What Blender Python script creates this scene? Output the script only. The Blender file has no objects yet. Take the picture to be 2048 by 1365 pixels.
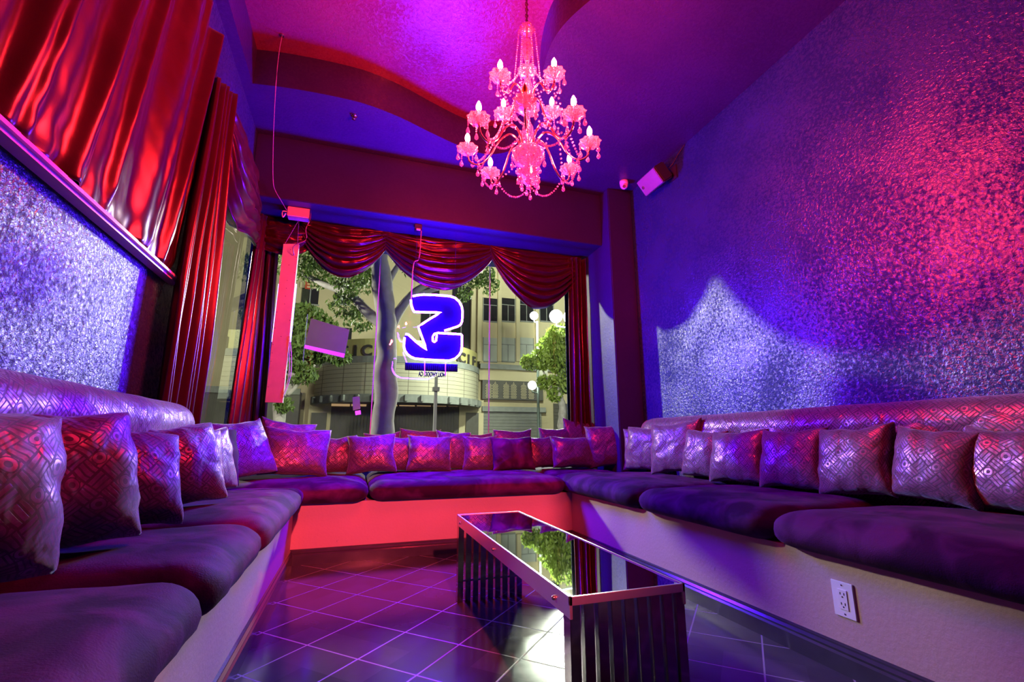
import bpy, bmesh, math, random
from mathutils import Vector, Matrix, noise
PI = math.pi
scene = bpy.context.scene
COL = scene.collection

# ---------------------------------------------------------------- camera
F_PX, CX, CY = 915.97, 1024.0, 682.5
ROT = Matrix(((0.9481548, -0.0647768, -0.3111371), (-0.3178034, -0.1988801, -0.9270639), (-0.0018267, 0.9778806, -0.2091554)))
EYE = Vector((0, 0, 0.85))
cam = bpy.data.cameras.new('camera'); cam.sensor_width = 36; cam.lens = F_PX / 2048 * 36
cam.clip_start = 0.02; cam.clip_end = 300
co = bpy.data.objects.new('camera', cam); COL.objects.link(co)
co.matrix_world = Matrix.Translation(EYE) @ ROT.to_4x4()
scene.camera = co
scene.view_settings.view_transform = 'Standard'; scene.view_settings.look = 'None'
scene.view_settings.gamma = 1.0; scene.view_settings.exposure = 0.0; scene.view_settings.use_curve_mapping = False
scene.cycles.use_denoising = True
scene.cycles.sample_clamp_indirect = 6
scene.cycles.transparent_max_bounces = 16
scene.cycles.caustics_reflective = False; scene.cycles.caustics_refractive = False

# ---------------------------------------------------------------- light levels
NEON = 1000.0          # emission strength of the neon tubes
BULB = 3400.0          # emission strength of the chandelier bulbs
LAMP_R, LAMP_L = 5600.0, 4800.0
w = bpy.data.worlds.new('night_sky'); scene.world = w; w.use_nodes = True
w.node_tree.nodes['Background'].inputs[0].default_value = (0.10, 0.08, 0.13, 1)
w.node_tree.nodes['Background'].inputs[1].default_value = 0.03

def point_light(name, loc, power, col, r):
    l = bpy.data.lights.new(name, 'POINT'); l.energy = power; l.color = col; l.shadow_soft_size = r
    o = bpy.data.objects.new(name, l); COL.objects.link(o); o.location = loc; return o

def ray(px, py):
    return ROT @ Vector((px - CX, -(py - CY), -F_PX))
def at(px, py, Y):
    v = ray(px, py); return EYE + v * (Y / v.y)
def on_x(px, py, X):
    v = ray(px, py); return EYE + v * (X / v.x)

point_light('street_light_glow', (-5.6, 12.6, 5.6), LAMP_L, (1, .97, .8), .25)
point_light('street_light_glow', at(1112, 633, 16) + Vector((0, -.35, 0)), LAMP_R, (.95, 1, .82), .25)
point_light('street_light_glow', (9.0, 7.6, 6.3), 1500, (.95, 1, .85), .2)
point_light('street_light_glow', at(1068, 632, 26) + Vector((0, -.5, 0)), LAMP_R * 1.1, (.9, 1, .8), .2)

def spot_light(name, loc, target, power, col, deg, blend, r):
    l = bpy.data.lights.new(name, 'SPOT'); l.energy = power; l.color = col; l.spot_size = math.radians(deg); l.spot_blend = blend; l.shadow_soft_size = r
    o = bpy.data.objects.new(name, l); COL.objects.link(o); o.location = loc
    o.rotation_euler = (Vector(target) - Vector(loc)).to_track_quat('-Z', 'Y').to_euler(); return o
SPOT_AT = Vector((.35, -2.35, 2.4))
spot_light('added_red_spot', SPOT_AT, (.45, 3.7, .28), 2300, (1, .07, .11), 24, .4, .05)  # unseen red lamp, added to brighten the far bench face

# ---------------------------------------------------------------- material helpers
class NG:
    def __init__(s, name):
        s.m = bpy.data.materials.new(name); s.m.use_nodes = True
        s.t = s.m.node_tree; s.n = s.t.nodes; s.n.clear()
        s.out = s.n.new('ShaderNodeOutputMaterial')
    def new(s, t, **k):
        x = s.n.new(t)
        for a, b in k.items(): setattr(x, a, b)
        return x
    def link(s, a, b): s.t.links.new(a, b)
    def math(s, op, a, b=None, c=None):
        x = s.new('ShaderNodeMath', operation=op)
        for i, v in enumerate((a, b, c)):
            if v is None: continue
            if isinstance(v, (int, float)): x.inputs[i].default_value = v
            else: s.link(v, x.inputs[i])
        return x.outputs[0]
    def coord(s, kind='Object', scale=(1, 1, 1), rot=(0, 0, 0), loc=(0, 0, 0)):
        tc = s.new('ShaderNodeTexCoord'); mp = s.new('ShaderNodeMapping')
        mp.inputs['Scale'].default_value = scale; mp.inputs['Rotation'].default_value = rot; mp.inputs['Location'].default_value = loc
        s.link(tc.outputs[kind], mp.inputs[0]); return mp.outputs[0]
    def noise(s, vec, scale, detail=3, rough=.5, dist=0):
        x = s.new('ShaderNodeTexNoise'); x.inputs['Scale'].default_value = scale; x.inputs['Detail'].default_value = detail
        x.inputs['Roughness'].default_value = rough; x.inputs['Distortion'].default_value = dist
        s.link(vec, x.inputs['Vector']); return x.outputs[0]
    def ramp(s, fac, stops):
        x = s.new('ShaderNodeValToRGB'); e = x.color_ramp.elements
        while len(e) < len(stops): e.new(.5)
        for i, (p, c) in enumerate(stops):
            e[i].position = p
            e[i].color = (c, c, c, 1) if isinstance(c, (int, float)) else (*c, 1)
        s.link(fac, x.inputs[0]); return x.outputs[0]
    def bump(s, h, strength, dist=.01, normal=None):
        x = s.new('ShaderNodeBump'); x.inputs['Strength'].default_value = strength; x.inputs['Distance'].default_value = dist
        s.link(h, x.inputs['Height'])
        if normal: s.link(normal, x.inputs['Normal'])
        return x.outputs[0]
    def mix(s, f, a, b):
        x = s.new('ShaderNodeMix', data_type='RGBA')
        for i, v in ((0, f), (6, a), (7, b)):
            if isinstance(v, (int, float)): x.inputs[i].default_value = v
            elif isinstance(v, tuple): x.inputs[i].default_value = (*v, 1)
            else: s.link(v, x.inputs[i])
        return x.outputs[2]
    def pbr(s, col, rough=.5, metal=0, normal=None, **k):
        b = s.new('ShaderNodeBsdfPrincipled')
        for nm, v in (('Base Color', col), ('Roughness', rough), ('Metallic', metal), *k.items()):
            nm = nm.replace('_', ' ')
            if isinstance(v, (int, float)): b.inputs[nm].default_value = v
            elif isinstance(v, tuple): b.inputs[nm].default_value = (*v, 1) if len(v) == 3 else v
            else: s.link(v, b.inputs[nm])
        if normal: s.link(normal, b.inputs['Normal'])
        return b.outputs[0]
    def done(s, sh): s.link(sh, s.out.inputs[0]); return s.m

def simple(name, col, rough=.5, metal=0, var=.12, scale=30, bump=.0, **k):
    g = NG(name); v = g.coord(); n = g.noise(v, scale, 4)
    c = g.mix(n, tuple(x * (1 - var) for x in col), tuple(min(1, x * (1 + var)) for x in col))
    nm = g.bump(n, bump, .004) if bump else None
    return g.done(g.pbr(c, rough, metal, nm, **k))
def emit(name, col, st):
    g = NG(name); e = g.new('ShaderNodeEmission'); e.inputs[0].default_value = (*col, 1); e.inputs[1].default_value = st
    return g.done(e.outputs[0])

def m_wall(name, c0, c1, bs=.55, r0=.22, r1=.5, sc=55, mott=1.0):
    g = NG(name); v = g.coord()
    n = g.noise(v, sc, 3, .6, .6); big = g.noise(v, 1.3, 5, .6)
    blotch = g.ramp(big, [(.25, 0.0), (.75, 1.0)])
    c = g.mix(blotch, c0, c1)
    r = g.math('MULTIPLY_ADD', blotch, r0 - r1, r1)
    fine = g.ramp(n, [(.2, 0.0), (.8, 1.0)])
    nm = g.bump(fine, bs, .006)
    worn = g.noise(v, 40, 7, .74, .3); area = g.noise(v, 2.6, 3)
    spec = g.ramp(g.math('ADD', worn, g.math('MULTIPLY', g.math('SUBTRACT', area, .5), .35)), [(.44, .5 - .42 * mott), (.56, .5 + .5 * mott)])
    return g.done(g.pbr(c, r, 0, nm, Specular_IOR_Level=spec))

M = {}
M['wall'] = m_wall('textured_wall_paint', (.012, .036, .10), (.024, .066, .15), .5, .22, .36, 60)
M['wall_left'] = m_wall('rough_wall_paint', (.022, .036, .10), (.04, .066, .15), .7, .24, .38, 65)
M['ceiling'] = m_wall('ceiling_paint', (.03, .016, .08), (.045, .024, .12), .3, .24, .42, 40, .25)
M['ceiling_recess'] = m_wall('recess_shade_tint', (.15, .03, .075), (.21, .05, .11), .3, .22, .42, 40, .7)  # redder tint stands in for neon light blocked from the recess
M['beam'] = m_wall('beam_paint', (.018, .012, .07), (.028, .016, .10), .2, .4, .55, 35, .05)
def m_plaster():
    g = NG('bench_plaster'); v = g.coord(); n = g.noise(v, 60, 5, .6); sp = g.noise(v, 14, 6, .75, .8)
    marks = g.ramp(sp, [(.27, 0.0), (.33, 1.0)])
    big = g.noise(v, 2.2, 3)
    c = g.mix(marks, (.22, .19, .18), g.mix(big, (.46, .30, .28), (.60, .40, .37)))
    return g.done(g.pbr(c, .6, 0, g.bump(n, .35, .004)))
M['plaster'] = m_plaster()
def m_floor():
    g = NG('floor_tile')
    tc = g.new('ShaderNodeTexCoord'); sx = g.new('ShaderNodeSeparateXYZ'); g.link(tc.outputs['Object'], sx.inputs[0])
    x, y = sx.outputs[0], sx.outputs[1]; s = .2865
    a = g.math('DIVIDE', g.math('ADD', g.math('SUBTRACT', x, -.135), g.math('SUBTRACT', y, 2.727)), 1.41421 * s)
    b = g.math('DIVIDE', g.math('SUBTRACT', g.math('SUBTRACT', x, -.135), g.math('SUBTRACT', y, 2.727)), 1.41421 * s)
    def edge(q): return g.math('ABSOLUTE', g.math('SUBTRACT', g.math('FRACT', g.math('ADD', q, 50.5)), .5))
    d = g.math('MINIMUM', edge(a), edge(b))
    tile = g.ramp(d, [(.008, 0.0), (.014, 1.0)])
    cell = g.new('ShaderNodeCombineXYZ'); g.link(g.math('ROUND', a), cell.inputs[0]); g.link(g.math('ROUND', b), cell.inputs[1])
    wn = g.new('ShaderNodeTexWhiteNoise'); g.link(cell.outputs[0], wn.inputs['Vector'])
    v = g.coord(); n = g.noise(v, 60, 4, .6); big = g.noise(v, 5, 5, .65)
    tc0 = g.mix(g.math('MULTIPLY', wn.outputs[0], g.math('ADD', big, .2)), (.045, .043, .05), (.085, .08, .09))
    c = g.mix(tile, (.30, .29, .31), tc0)
    rn = g.math('MULTIPLY_ADD', big, .16, .08)
    r = g.math('ADD', g.math('MULTIPLY', g.math('SUBTRACT', 1.0, tile), .4), rn)
    h = g.math('ADD', tile, g.math('MULTIPLY', n, .05))
    return g.done(g.pbr(c, r, 0, g.bump(h, .25, .002), Specular_IOR_Level=.27))
M['floor'] = m_floor()
M['baseboard'] = simple('glossy_black_wood', (.05, .045, .06), .16, 0, .3, 12, .05)
def m_suede():
    g = NG('purple_suede'); v = g.coord(); n = g.noise(v, 5, 3, .55, .6); f = g.noise(v, 220, 2)
    p = g.ramp(n, [(.4, 0.0), (.62, 1.0)])
    c = g.mix(p, (.03, .004, .036), (.09, .015, .10))
    return g.done(g.pbr(c, .75, 0, g.bump(g.math('ADD', g.math('MULTIPLY', n, 1.2), g.math('MULTIPLY', f, .15)), .3, .02), Sheen_Weight=.03, Sheen_Roughness=.4, Specular_IOR_Level=.06))
M['suede'] = m_suede()
def m_satin(name, c0, c1):
    g = NG(name); v = g.coord(); n = g.noise(v, 6, 5, .6, .8)
    f = g.noise(g.coord(scale=(1, 1, .08)), 260, 2)
    c = g.mix(n, c0, c1)
    return g.done(g.pbr(c, .30, .6, g.bump(g.math('ADD', n, g.math('MULTIPLY', f, .08)), .2, .01), Sheen_Weight=.1, Coat_Weight=.3, Coat_Roughness=.25))
M['satin'] = m_satin('wine_red_satin', (.055, .002, .006), (.10, .005, .012))
M['satin_lining'] = M['satin']
def m_foil(name, scale, fabric, foil, wear=.5):
    g = NG(name)
    uv = g.coord('UV', (scale, scale, 1), (0, 0, PI / 4))
    sx = g.new('ShaderNodeSeparateXYZ'); g.link(uv, sx.inputs[0]); x, y = sx.outputs[0], sx.outputs[1]
    fx, fy = g.math('FRACT', x), g.math('FRACT', y)
    ix, iy = g.math('FLOOR', x), g.math('FLOOR', y)
    par = g.math('FLOORED_MODULO', g.math('ADD', ix, iy), 2.0)
    st = g.math('ADD', g.math('MULTIPLY', par, fx), g.math('MULTIPLY', g.math('SUBTRACT', 1.0, par), fy))
    lines = g.math('GREATER_THAN', g.math('FRACT', g.math('MULTIPLY', st, 3.0)), .32)
    ed = g.math('MINIMUM', g.math('MINIMUM', fx, g.math('SUBTRACT', 1.0, fx)), g.math('MINIMUM', fy, g.math('SUBTRACT', 1.0, fy)))
    inside = g.math('GREATER_THAN', ed, .05)
    dx, dy = g.math('SUBTRACT', fx, .5), g.math('SUBTRACT', fy, .5)
    rr = g.math('SQRT', g.math('ADD', g.math('MULTIPLY', dx, dx), g.math('MULTIPLY', dy, dy)))
    ringcell = g.math('MULTIPLY', par, g.math('FLOORED_MODULO', ix, 2.0))
    ring = g.math('MULTIPLY', g.math('GREATER_THAN', rr, .17), g.math('LESS_THAN', rr, .36))
    ringz = g.math('LESS_THAN', rr, .44)
    zone = g.math('MULTIPLY', ringcell, ringz)
    pat = g.math('ADD', g.math('MULTIPLY', zone, ring), g.math('MULTIPLY', g.math('SUBTRACT', 1.0, zone), g.math('MULTIPLY', lines, inside)))
    v = g.coord(); n = g.noise(v, 16, 6, .7, .4); w_ = g.ramp(n, [(.40 - .1 * wear, .25), (.60 - .1 * wear, 1.0)])
    mask = g.math('MULTIPLY', pat, w_)
    c = g.mix(mask, fabric, foil)
    wr = g.noise(v, 5.5, 3, .5, .7)
    b = g.bump(g.math('ADD', wr, g.math('MULTIPLY', pat, .04)), .6, .04)
    r = g.math('MULTIPLY_ADD', mask, -.33, .66)
    return g.done(g.pbr(c, r, g.math('MULTIPLY', mask, .75), b, Sheen_Weight=.3))
M['foil_big'] = m_foil('foil_print_fabric', 32, (.03, .012, .035), (.22, .09, .19), .0)
M['foil_small'] = m_foil('fine_foil_print_fabric', 40, (.03, .012, .035), (.23, .10, .21), .2)
M['foil_back'] = m_foil('foil_print_backrest', 24, (.025, .012, .03), (.23, .11, .20), .5)
M['plain_pillow'] = m_suede()
def m_crystal():
    g = NG('pressed_crystal'); v = g.coord()
    t = g.new('ShaderNodeBsdfTransparent'); t.inputs[0].default_value = (.95, .9, .92, 1)
    gl = g.new('ShaderNodeBsdfGlossy'); gl.inputs['Color'].default_value = (1, .85, .88, 1); gl.inputs['Roughness'].default_value = .18
    tr = g.new('ShaderNodeBsdfTranslucent'); tr.inputs[0].default_value = (.9, .75, .8, 1)
    df = g.new('ShaderNodeBsdfDiffuse'); df.inputs[0].default_value = (.9, .75, .8, 1)
    a = g.new('ShaderNodeMixShader'); a.inputs[0].default_value = .5; g.link(tr.outputs[0], a.inputs[1]); g.link(df.outputs[0], a.inputs[2])
    b = g.new('ShaderNodeMixShader'); b.inputs[0].default_value = .6; g.link(a.outputs[0], b.inputs[1]); g.link(gl.outputs[0], b.inputs[2])
    n = g.noise(v, 90, 1)
    c = g.new('ShaderNodeMixShader'); g.link(g.ramp(n, [(.4, .3), (.6, .85)]), c.inputs[0]); g.link(t.outputs[0], c.inputs[1]); g.link(b.outputs[0], c.inputs[2])
    return g.done(c.outputs[0])
M['crystal'] = m_crystal()
def m_glass():
    g = NG('window_glass')
    t = g.new('ShaderNodeBsdfTransparent'); t.inputs[0].default_value = (.93, .95, .94, 1)
    gl = g.new('ShaderNodeBsdfGlossy'); gl.inputs['Roughness'].default_value = .01
    fr = g.new('ShaderNodeFresnel'); fr.inputs[0].default_value = 1.5
    v = g.coord(); n = g.noise(v, 3, 4)
    c = g.new('ShaderNodeMixShader'); geo = g.new('ShaderNodeNewGeometry')
    g.link(g.math('MULTIPLY', fr.outputs[0], g.math('SUBTRACT', 1.0, geo.outputs['Backfacing'])), c.inputs[0]); g.link(t.outputs[0], c.inputs[1]); g.link(gl.outputs[0], c.inputs[2])
    return g.done(c.outputs[0])
M['glass'] = m_glass()
M['joint'] = simple('silicone_joint', (.35, .35, .12), .6)
M['chrome'] = simple('polished_chrome', (.75, .73, .74), .12, 1, .05, 8)
M['satin_chrome'] = simple('satin_chrome', (.85, .8, .82), .34, 1, .05, 8)
M['dark_chrome'] = simple('smoked_chrome', (.42, .38, .40), .1, 1, .1, 6)
M['mirror'] = simple('black_mirror_glass', (.62, .62, .64), .015, 1, .02, 4)
M['brass'] = simple('chandelier_metal', (.7, .5, .42), .2, 1, .1)
M['bulb'] = emit('lit_red_bulb', (1, .03, .045), BULB)
M['bulb_off'] = simple('unlit_orange_bulb', (.9, .25, .06), .25)
M['sleeve'] = simple('candle_sleeve', (.95, .75, .75), .5)
M['neon'] = emit('neon_tube_light', (.06, .005, 1), NEON)
M['neon_dim'] = emit('side_neon_light', (.35, .2, 1), 9)
M['neon_plate'] = simple('cobalt_acrylic', (.0008, .0, .012), .7, 0, .1, 20, Specular_IOR_Level=.05)
M['white_plastic'] = simple('white_plastic', (.85, .82, .82), .35, 0, .03)
M['black_plastic'] = simple('black_plastic', (.03, .03, .035), .4)
M['speaker_grey'] = simple('speaker_cabinet', (.22, .20, .25), .35)
M['board_back'] = simple('painted_sign_back', (.75, .95, .30), .5, 0, .2, 9, .15)
M['rail'] = simple('pale_lacquered_rail', (.8, .62, .7), .25)
M['cord'] = simple('thin_cord', (.35, .2, .2), .5)
M['painted_reflection'] = simple('reflection_sheet_colour', (.12, .55, .05), .8, 0, .3, 4)  # green-grey base colour imitates a reflection in the window glass
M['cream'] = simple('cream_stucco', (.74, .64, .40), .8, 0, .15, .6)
M['cream2'] = simple('darker_cream_plaster', (.62, .52, .32), .8, 0, .2, .5)  # slightly deeper cream than the stucco
M['grey_metal'] = simple('grey_roller_metal', (.26, .26, .23), .5, 0, .2, 2)
M['dark_gate'] = simple('dark_gate_metal', (.13, .12, .10), .55, 0, .2, 2)
M['stone'] = simple('grey_cornice', (.32, .33, .30), .7, 0, .3, 3)
M['dark_pane'] = simple('dark_window_pane', (.03, .03, .035), .15)
M['pale_pane'] = simple('blind_lit_pane', (.55, .58, .52), .3, 0, .15, 1.2)
M['letter_gold'] = simple('yellow_letter_box', (.70, .62, .25), .5)
M['letter_dark'] = simple('dark_sign_letter', (.07, .06, .06), .5)
M['red_letter'] = simple('red_sign_letter', (.6, .08, .04), .5)
M['bark'] = simple('grey_bark', (.34, .31, .28), .85, 0, .45, 5, .6)
M['asphalt'] = simple('asphalt', (.09, .09, .09), .8)
M['iron'] = simple('dark_iron', (.06, .08, .07), .5)
M['amber'] = emit('amber_transom_light', (1, .62, .3), .45)
M['lamp_white'] = emit('street_lamp_globe', (.93, 1, .85), 40)
M['green_led'] = emit('green_light', (.05, 1, .25), 1.2)
M['banner'] = simple('grey_banner_cloth', (.4, .38, .33), .7)
def m_leaf(name, a, b):
    g = NG(name); v = g.coord(); n = g.noise(v, 2.5, 3)
    d = g.pbr(g.mix(n, a, b), .45)
    tr = g.new('ShaderNodeBsdfTranslucent'); g.link(g.mix(n, a, b), tr.inputs[0])
    mx = g.new('ShaderNodeMixShader'); mx.inputs[0].default_value = .35; g.link(d, mx.inputs[1]); g.link(tr.outputs[0], mx.inputs[2])
    return g.done(mx.outputs[0])
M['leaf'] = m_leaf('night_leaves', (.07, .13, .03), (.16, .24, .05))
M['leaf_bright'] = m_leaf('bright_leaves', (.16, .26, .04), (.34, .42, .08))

# ---------------------------------------------------------------- geometry helpers
def obj(name, bm, mat, parent=None, smooth=False, loc=None):
    me = bpy.data.meshes.new(name); bm.normal_update()
    if loc is None and parent is not None and parent.get('world_parts', 0): bmesh.ops.translate(bm, verts=bm.verts, vec=-Vector(parent['origin']))
    bm.to_mesh(me); bm.free()
    if smooth:
        for p in me.polygons: p.use_smooth = True
    o = bpy.data.objects.new(name, me); COL.objects.link(o)
    if mat is not None: me.materials.append(M[mat] if isinstance(mat, str) else mat)
    if parent is not None: o.parent = parent
    if loc is not None: o.location = loc
    if parent is not None and parent.get('world_parts', 0): o['world_parts'] = 1; o['origin'] = parent['origin']
    return o
def thing(name, label, cat, loc=(0, 0, 0), group=None, world=True):
    o = bpy.data.objects.new(name, None); COL.objects.link(o); o.location = loc; o.empty_display_size = .1
    o['label'] = label; o['category'] = cat
    if group: o['group'] = group
    if world: o['world_parts'] = 1; o['origin'] = list(loc)
    return o
def tag(o, label, cat, group=None):
    o['label'] = label; o['category'] = cat
    if group: o['group'] = group
    return o
def struct(name, bm, mat, smooth=False):
    o = obj(name, bm, mat, None, smooth); o['kind'] = 'structure'; return o
def BM(): return bmesh.new()
def box(bm, x0, x1, y0, y1, z0, z1, bev=0):
    t = bmesh.new() if bev else bm
    vs = [t.verts.new((x, y, z)) for x in (x0, x1) for y in (y0, y1) for z in (z0, z1)]
    for f in ((0, 1, 3, 2), (4, 6, 7, 5), (0, 4, 5, 1), (2, 3, 7, 6), (0, 2, 6, 4), (1, 5, 7, 3)): t.faces.new([vs[i] for i in f])
    if bev:
        bmesh.ops.bevel(t, geom=t.edges[:], offset=bev, segments=2, affect='EDGES')
        join(bm, t)
def join(bm, t, mat=None):
    me = bpy.data.meshes.new('scratch')
    if mat is not None: t.transform(mat)
    t.to_mesh(me); t.free(); bm.from_mesh(me); bpy.data.meshes.remove(me)
def obox(bm, c, s, rot=(0, 0, 0), bev=0):
    t = bmesh.new(); box(t, -s[0] / 2, s[0] / 2, -s[1] / 2, s[1] / 2, -s[2] / 2, s[2] / 2, bev)
    from mathutils import Euler
    join(bm, t, Matrix.Translation(Vector(c)) @ Euler(rot).to_matrix().to_4x4())
def tube(bm, pts, r, n=6, cap=True):
    pts = [Vector(p) for p in pts]; rings = []
    up = Vector((0, 0, 1))
    for i, p in enumerate(pts):
        d = (pts[min(i + 1, len(pts) - 1)] - pts[max(i - 1, 0)]).normalized()
        a = d.cross(up) if abs(d.dot(up)) < .95 else d.cross(Vector((1, 0, 0)))
        a.normalize(); b = d.cross(a); rr = r[i] if isinstance(r, (list, tuple)) else r
        rings.append([bm.verts.new(p + (a * math.cos(2 * PI * k / n) + b * math.sin(2 * PI * k / n)) * rr) for k in range(n)])
    for i in range(len(rings) - 1):
        for k in range(n): bm.faces.new((rings[i][k], rings[i][(k + 1) % n], rings[i + 1][(k + 1) % n], rings[i + 1][k]))
    if cap: bm.faces.new(rings[0][::-1]); bm.faces.new(rings[-1])
def lathe(bm, prof, c=(0, 0, 0), n=12, flute=0, fn=0):
    rings = []
    for r, z in prof:
        rings.append([bm.verts.new((c[0] + r * (1 + flute * math.cos(fn * 2 * PI * k / n)) * math.cos(2 * PI * k / n), c[1] + r * (1 + flute * math.cos(fn * 2 * PI * k / n)) * math.sin(2 * PI * k / n), c[2] + z)) for k in range(n)])
    for i in range(len(rings) - 1):
        for k in range(n): bm.faces.new((rings[i][k], rings[i][(k + 1) % n], rings[i + 1][(k + 1) % n], rings[i + 1][k]))
    bm.faces.new(rings[0][::-1]); bm.faces.new(rings[-1])
def surf(bm, fn, nu, nv, uvs=None):
    g = [[bm.verts.new(fn(i / nu, j / nv)) for j in range(nv + 1)] for i in range(nu + 1)]
    for i in range(nu):
        for j in range(nv): bm.faces.new((g[i][j], g[i + 1][j], g[i + 1][j + 1], g[i][j + 1]))
def thicken(o, t=.004):
    m = o.modifiers.new('thickness', 'SOLIDIFY'); m.thickness = t; m.offset = 0
def prism(bm, pts, axis_fn, d0, d1):
    a = [bm.verts.new(axis_fn(p, d0)) for p in pts]; b = [bm.verts.new(axis_fn(p, d1)) for p in pts]
    n = len(pts); bm.faces.new(a[::-1]); bm.faces.new(b)
    for i in range(n): bm.faces.new((a[i], a[(i + 1) % n], b[(i + 1) % n], b[i]))
    bmesh.ops.recalc_face_normals(bm, faces=bm.faces[:])
def catmull(P, n=8):
    P = [Vector(p) for p in P]; Q = [2 * P[0] - P[1]] + P + [2 * P[-1] - P[-2]]; out = []
    for i in range(1, len(Q) - 2):
        for k in range(n):
            t = k / n; a, b, c, d = Q[i - 1:i + 3]
            out.append(.5 * ((2 * b) + (c - a) * t + (2 * a - 5 * b + 4 * c - d) * t * t + (3 * b - a - 3 * c + d) * t ** 3))
    return out + [P[-1]]
def sstep(a, b, x):
    t = max(0, min(1, (x - a) / (b - a))); return t * t * (3 - 2 * t)

# ---------------------------------------------------------------- room
XL, XR, YG, ZC, ZH = -1.03, 2.80, 5.12, 3.60, 3.92
YB = -2.6
bm = BM(); box(bm, XL - .3, XR + .3, YB - .2, YG + .2, -.12, 0); struct('floor', bm, 'floor')
bm = BM()
box(bm, XL - .16, XL, YB, 3.16, 0, ZH + .1); box(bm, XL - .16, XL, 3.16, YG + .15, 0, .50)
box(bm, XL - .16, XL, 3.16, YG + .15, 3.20, ZH + .1); box(bm, XL - .16, XL + .04, YG - .07, YG + .15, .5, 3.2)
struct('wall_left', bm, 'wall_left')
bm = BM(); box(bm, XR, XR + .16, YB, YG + .15, 0, ZH + .1); struct('wall_right', bm, 'wall')
bm = BM(); box(bm, XL - .16, XR + .16, YB - .16, YB, 0, ZH + .1); struct('wall_back', bm, 'wall')
bm = BM(); box(bm, XL, XR + .1, YG, YG + .15, 0, .52); box(bm, 2.5, XR, YG, YG + .15, .52, ZH); struct('wall_front', bm, 'wall')
bm = BM(); box(bm, 2.5, XR, 4.08, YG + .15, 0, ZC, .008); struct('trim_1', bm, 'beam')          # pilaster beside the window
bm = BM(); box(bm, XL, 2.5, 4.25, YG + .15, 2.98, ZC, .006); struct('trim_2', bm, 'beam')        # beam over the window

# ceiling with the S-shaped edge of the raised recess
curve = [p for p in catmull([(-.95, 3.60, 0), (-.72, 3.565, 0), (-.40, 3.545, 0), (-.10, 3.555, 0), (.19, 3.63, 0), (.48, 3.75, 0), (.78, 3.86, 0), (1.05, 3.90, 0), (1.27, 3.75, 0), (1.34, 3.40, 0), (1.27, 3.05, 0), (1.19, 2.80, 0), (1.145, 2.55, 0), (1.16, 2.35, 0), (1.25, 2.12, 0), (1.42, 1.8, 0), (1.6, 1.3, 0), (1.68, .6, 0), (1.6, -.4, 0), (1.5, -2.6, 0)], 6)]
bm = BM()
poly = [(XL - .1, YB - .1), (XL - .1, YG + .1), (XR + .1, YG + .1), (XR + .1, YB - .1), (1.5, YB - .1)] + [(p.x, p.y) for p in reversed(curve)] + [(-.95, YB - .1)]
f0 = bm.faces.new([bm.verts.new((x, y, ZC)) for x, y in poly])
ext = bmesh.ops.extrude_face_region(bm, geom=[f0])
bmesh.ops.translate(bm, verts=[v for v in ext['geom'] if isinstance(v, bmesh.types.BMVert)], vec=(0, 0, ZH - ZC + .02))
bmesh.ops.recalc_face_normals(bm, faces=bm.faces[:])
struct('ceiling', bm, 'ceiling')
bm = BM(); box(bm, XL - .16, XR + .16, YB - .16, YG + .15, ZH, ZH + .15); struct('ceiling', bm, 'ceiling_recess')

# baseboards
def base_prof(bm, p0, p1, nrm):
    p0, p1, nrm = Vector(p0), Vector(p1), Vector(nrm)
    pr = [(0, 0), (.022, 0), (.022, .062), (.016, .070), (.018, .078), (.009, .088), (.009, .094), (0, .10)]
    a = [bm.verts.new(p0 + nrm * d + Vector((0, 0, z))) for d, z in pr]; b = [bm.verts.new(p1 + nrm * d + Vector((0, 0, z))) for d, z in pr]
    for i in range(len(pr)): bm.faces.new((a[i], a[(i + 1) % len(pr)], b[(i + 1) % len(pr)], b[i]))
    bm.faces.new(a[::-1]); bm.faces.new(b); bmesh.ops.recalc_face_normals(bm, faces=bm.faces[:])
BXL, BXR, BY = -.378, 1.78, 3.72
bm = BM(); base_prof(bm, (BXL, YB, 0), (BXL, BY, 0), (1, 0, 0)); struct('baseboard_left', bm, 'baseboard')
bm = BM(); base_prof(bm, (BXL, BY, 0), (BXR, BY, 0), (0, -1, 0)); struct('baseboard_front', bm, 'baseboard')
bm = BM(); base_prof(bm, (BXR, YB, 0), (BXR, BY, 0), (-1, 0, 0)); struct('baseboard_right', bm, 'baseboard')

# bench base (U shape)
def zf(p, z): return Vector((p[0], p[1], z))
bm = BM(); prism(bm, [(XL + .002, YB + .002), (BXL, YB + .002), (BXL, BY), (BXR, BY), (BXR, YB + .002), (XR - .002, YB + .002), (XR - .002, 4.078), (2.498, 4.078), (2.498, YG - .002), (XL + .002, YG - .002)], zf, 0, .405)
bench = thing('built_in_bench', 'U-shaped built-in bench with scuffed pale plaster base and foil-patterned backrest rolls', 'bench')
obj('bench_base', bm, 'plaster', bench)

# windows
g1 = bpy.data.objects.new('window_1', None); COL.objects.link(g1); g1['kind'] = 'structure'; g1['world_parts'] = 1; g1['origin'] = [0, 0, 0]
for x0, x1 in ((XL, .14), (.15, 1.43), (1.44, 2.5)):
    bm = BM(); box(bm, x0, x1, YG, YG + .010, .52, 2.98); obj('glass_pane', bm, 'glass', g1)
for x in (.145, 1.435):
    bm = BM(); box(bm, x - .005, x + .005, YG - .003, YG + .013, .52, 2.98); obj('joint', bm, 'joint', g1)
g2 = bpy.data.objects.new('window_2', None); COL.objects.link(g2); g2['kind'] = 'structure'; g2['world_parts'] = 1; g2['origin'] = [0, 0, 0]
bm = BM(); box(bm, XL - .05, XL - .04, 3.16, YG - .07, .5, 3.2); obj('glass_pane', bm, 'glass', g2)
bm = BM(); box(bm, XL - .06, XL + .03, 3.16, YG - .07, 3.18, 3.205); obj('window_frame', bm, 'rail', g2)

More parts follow.
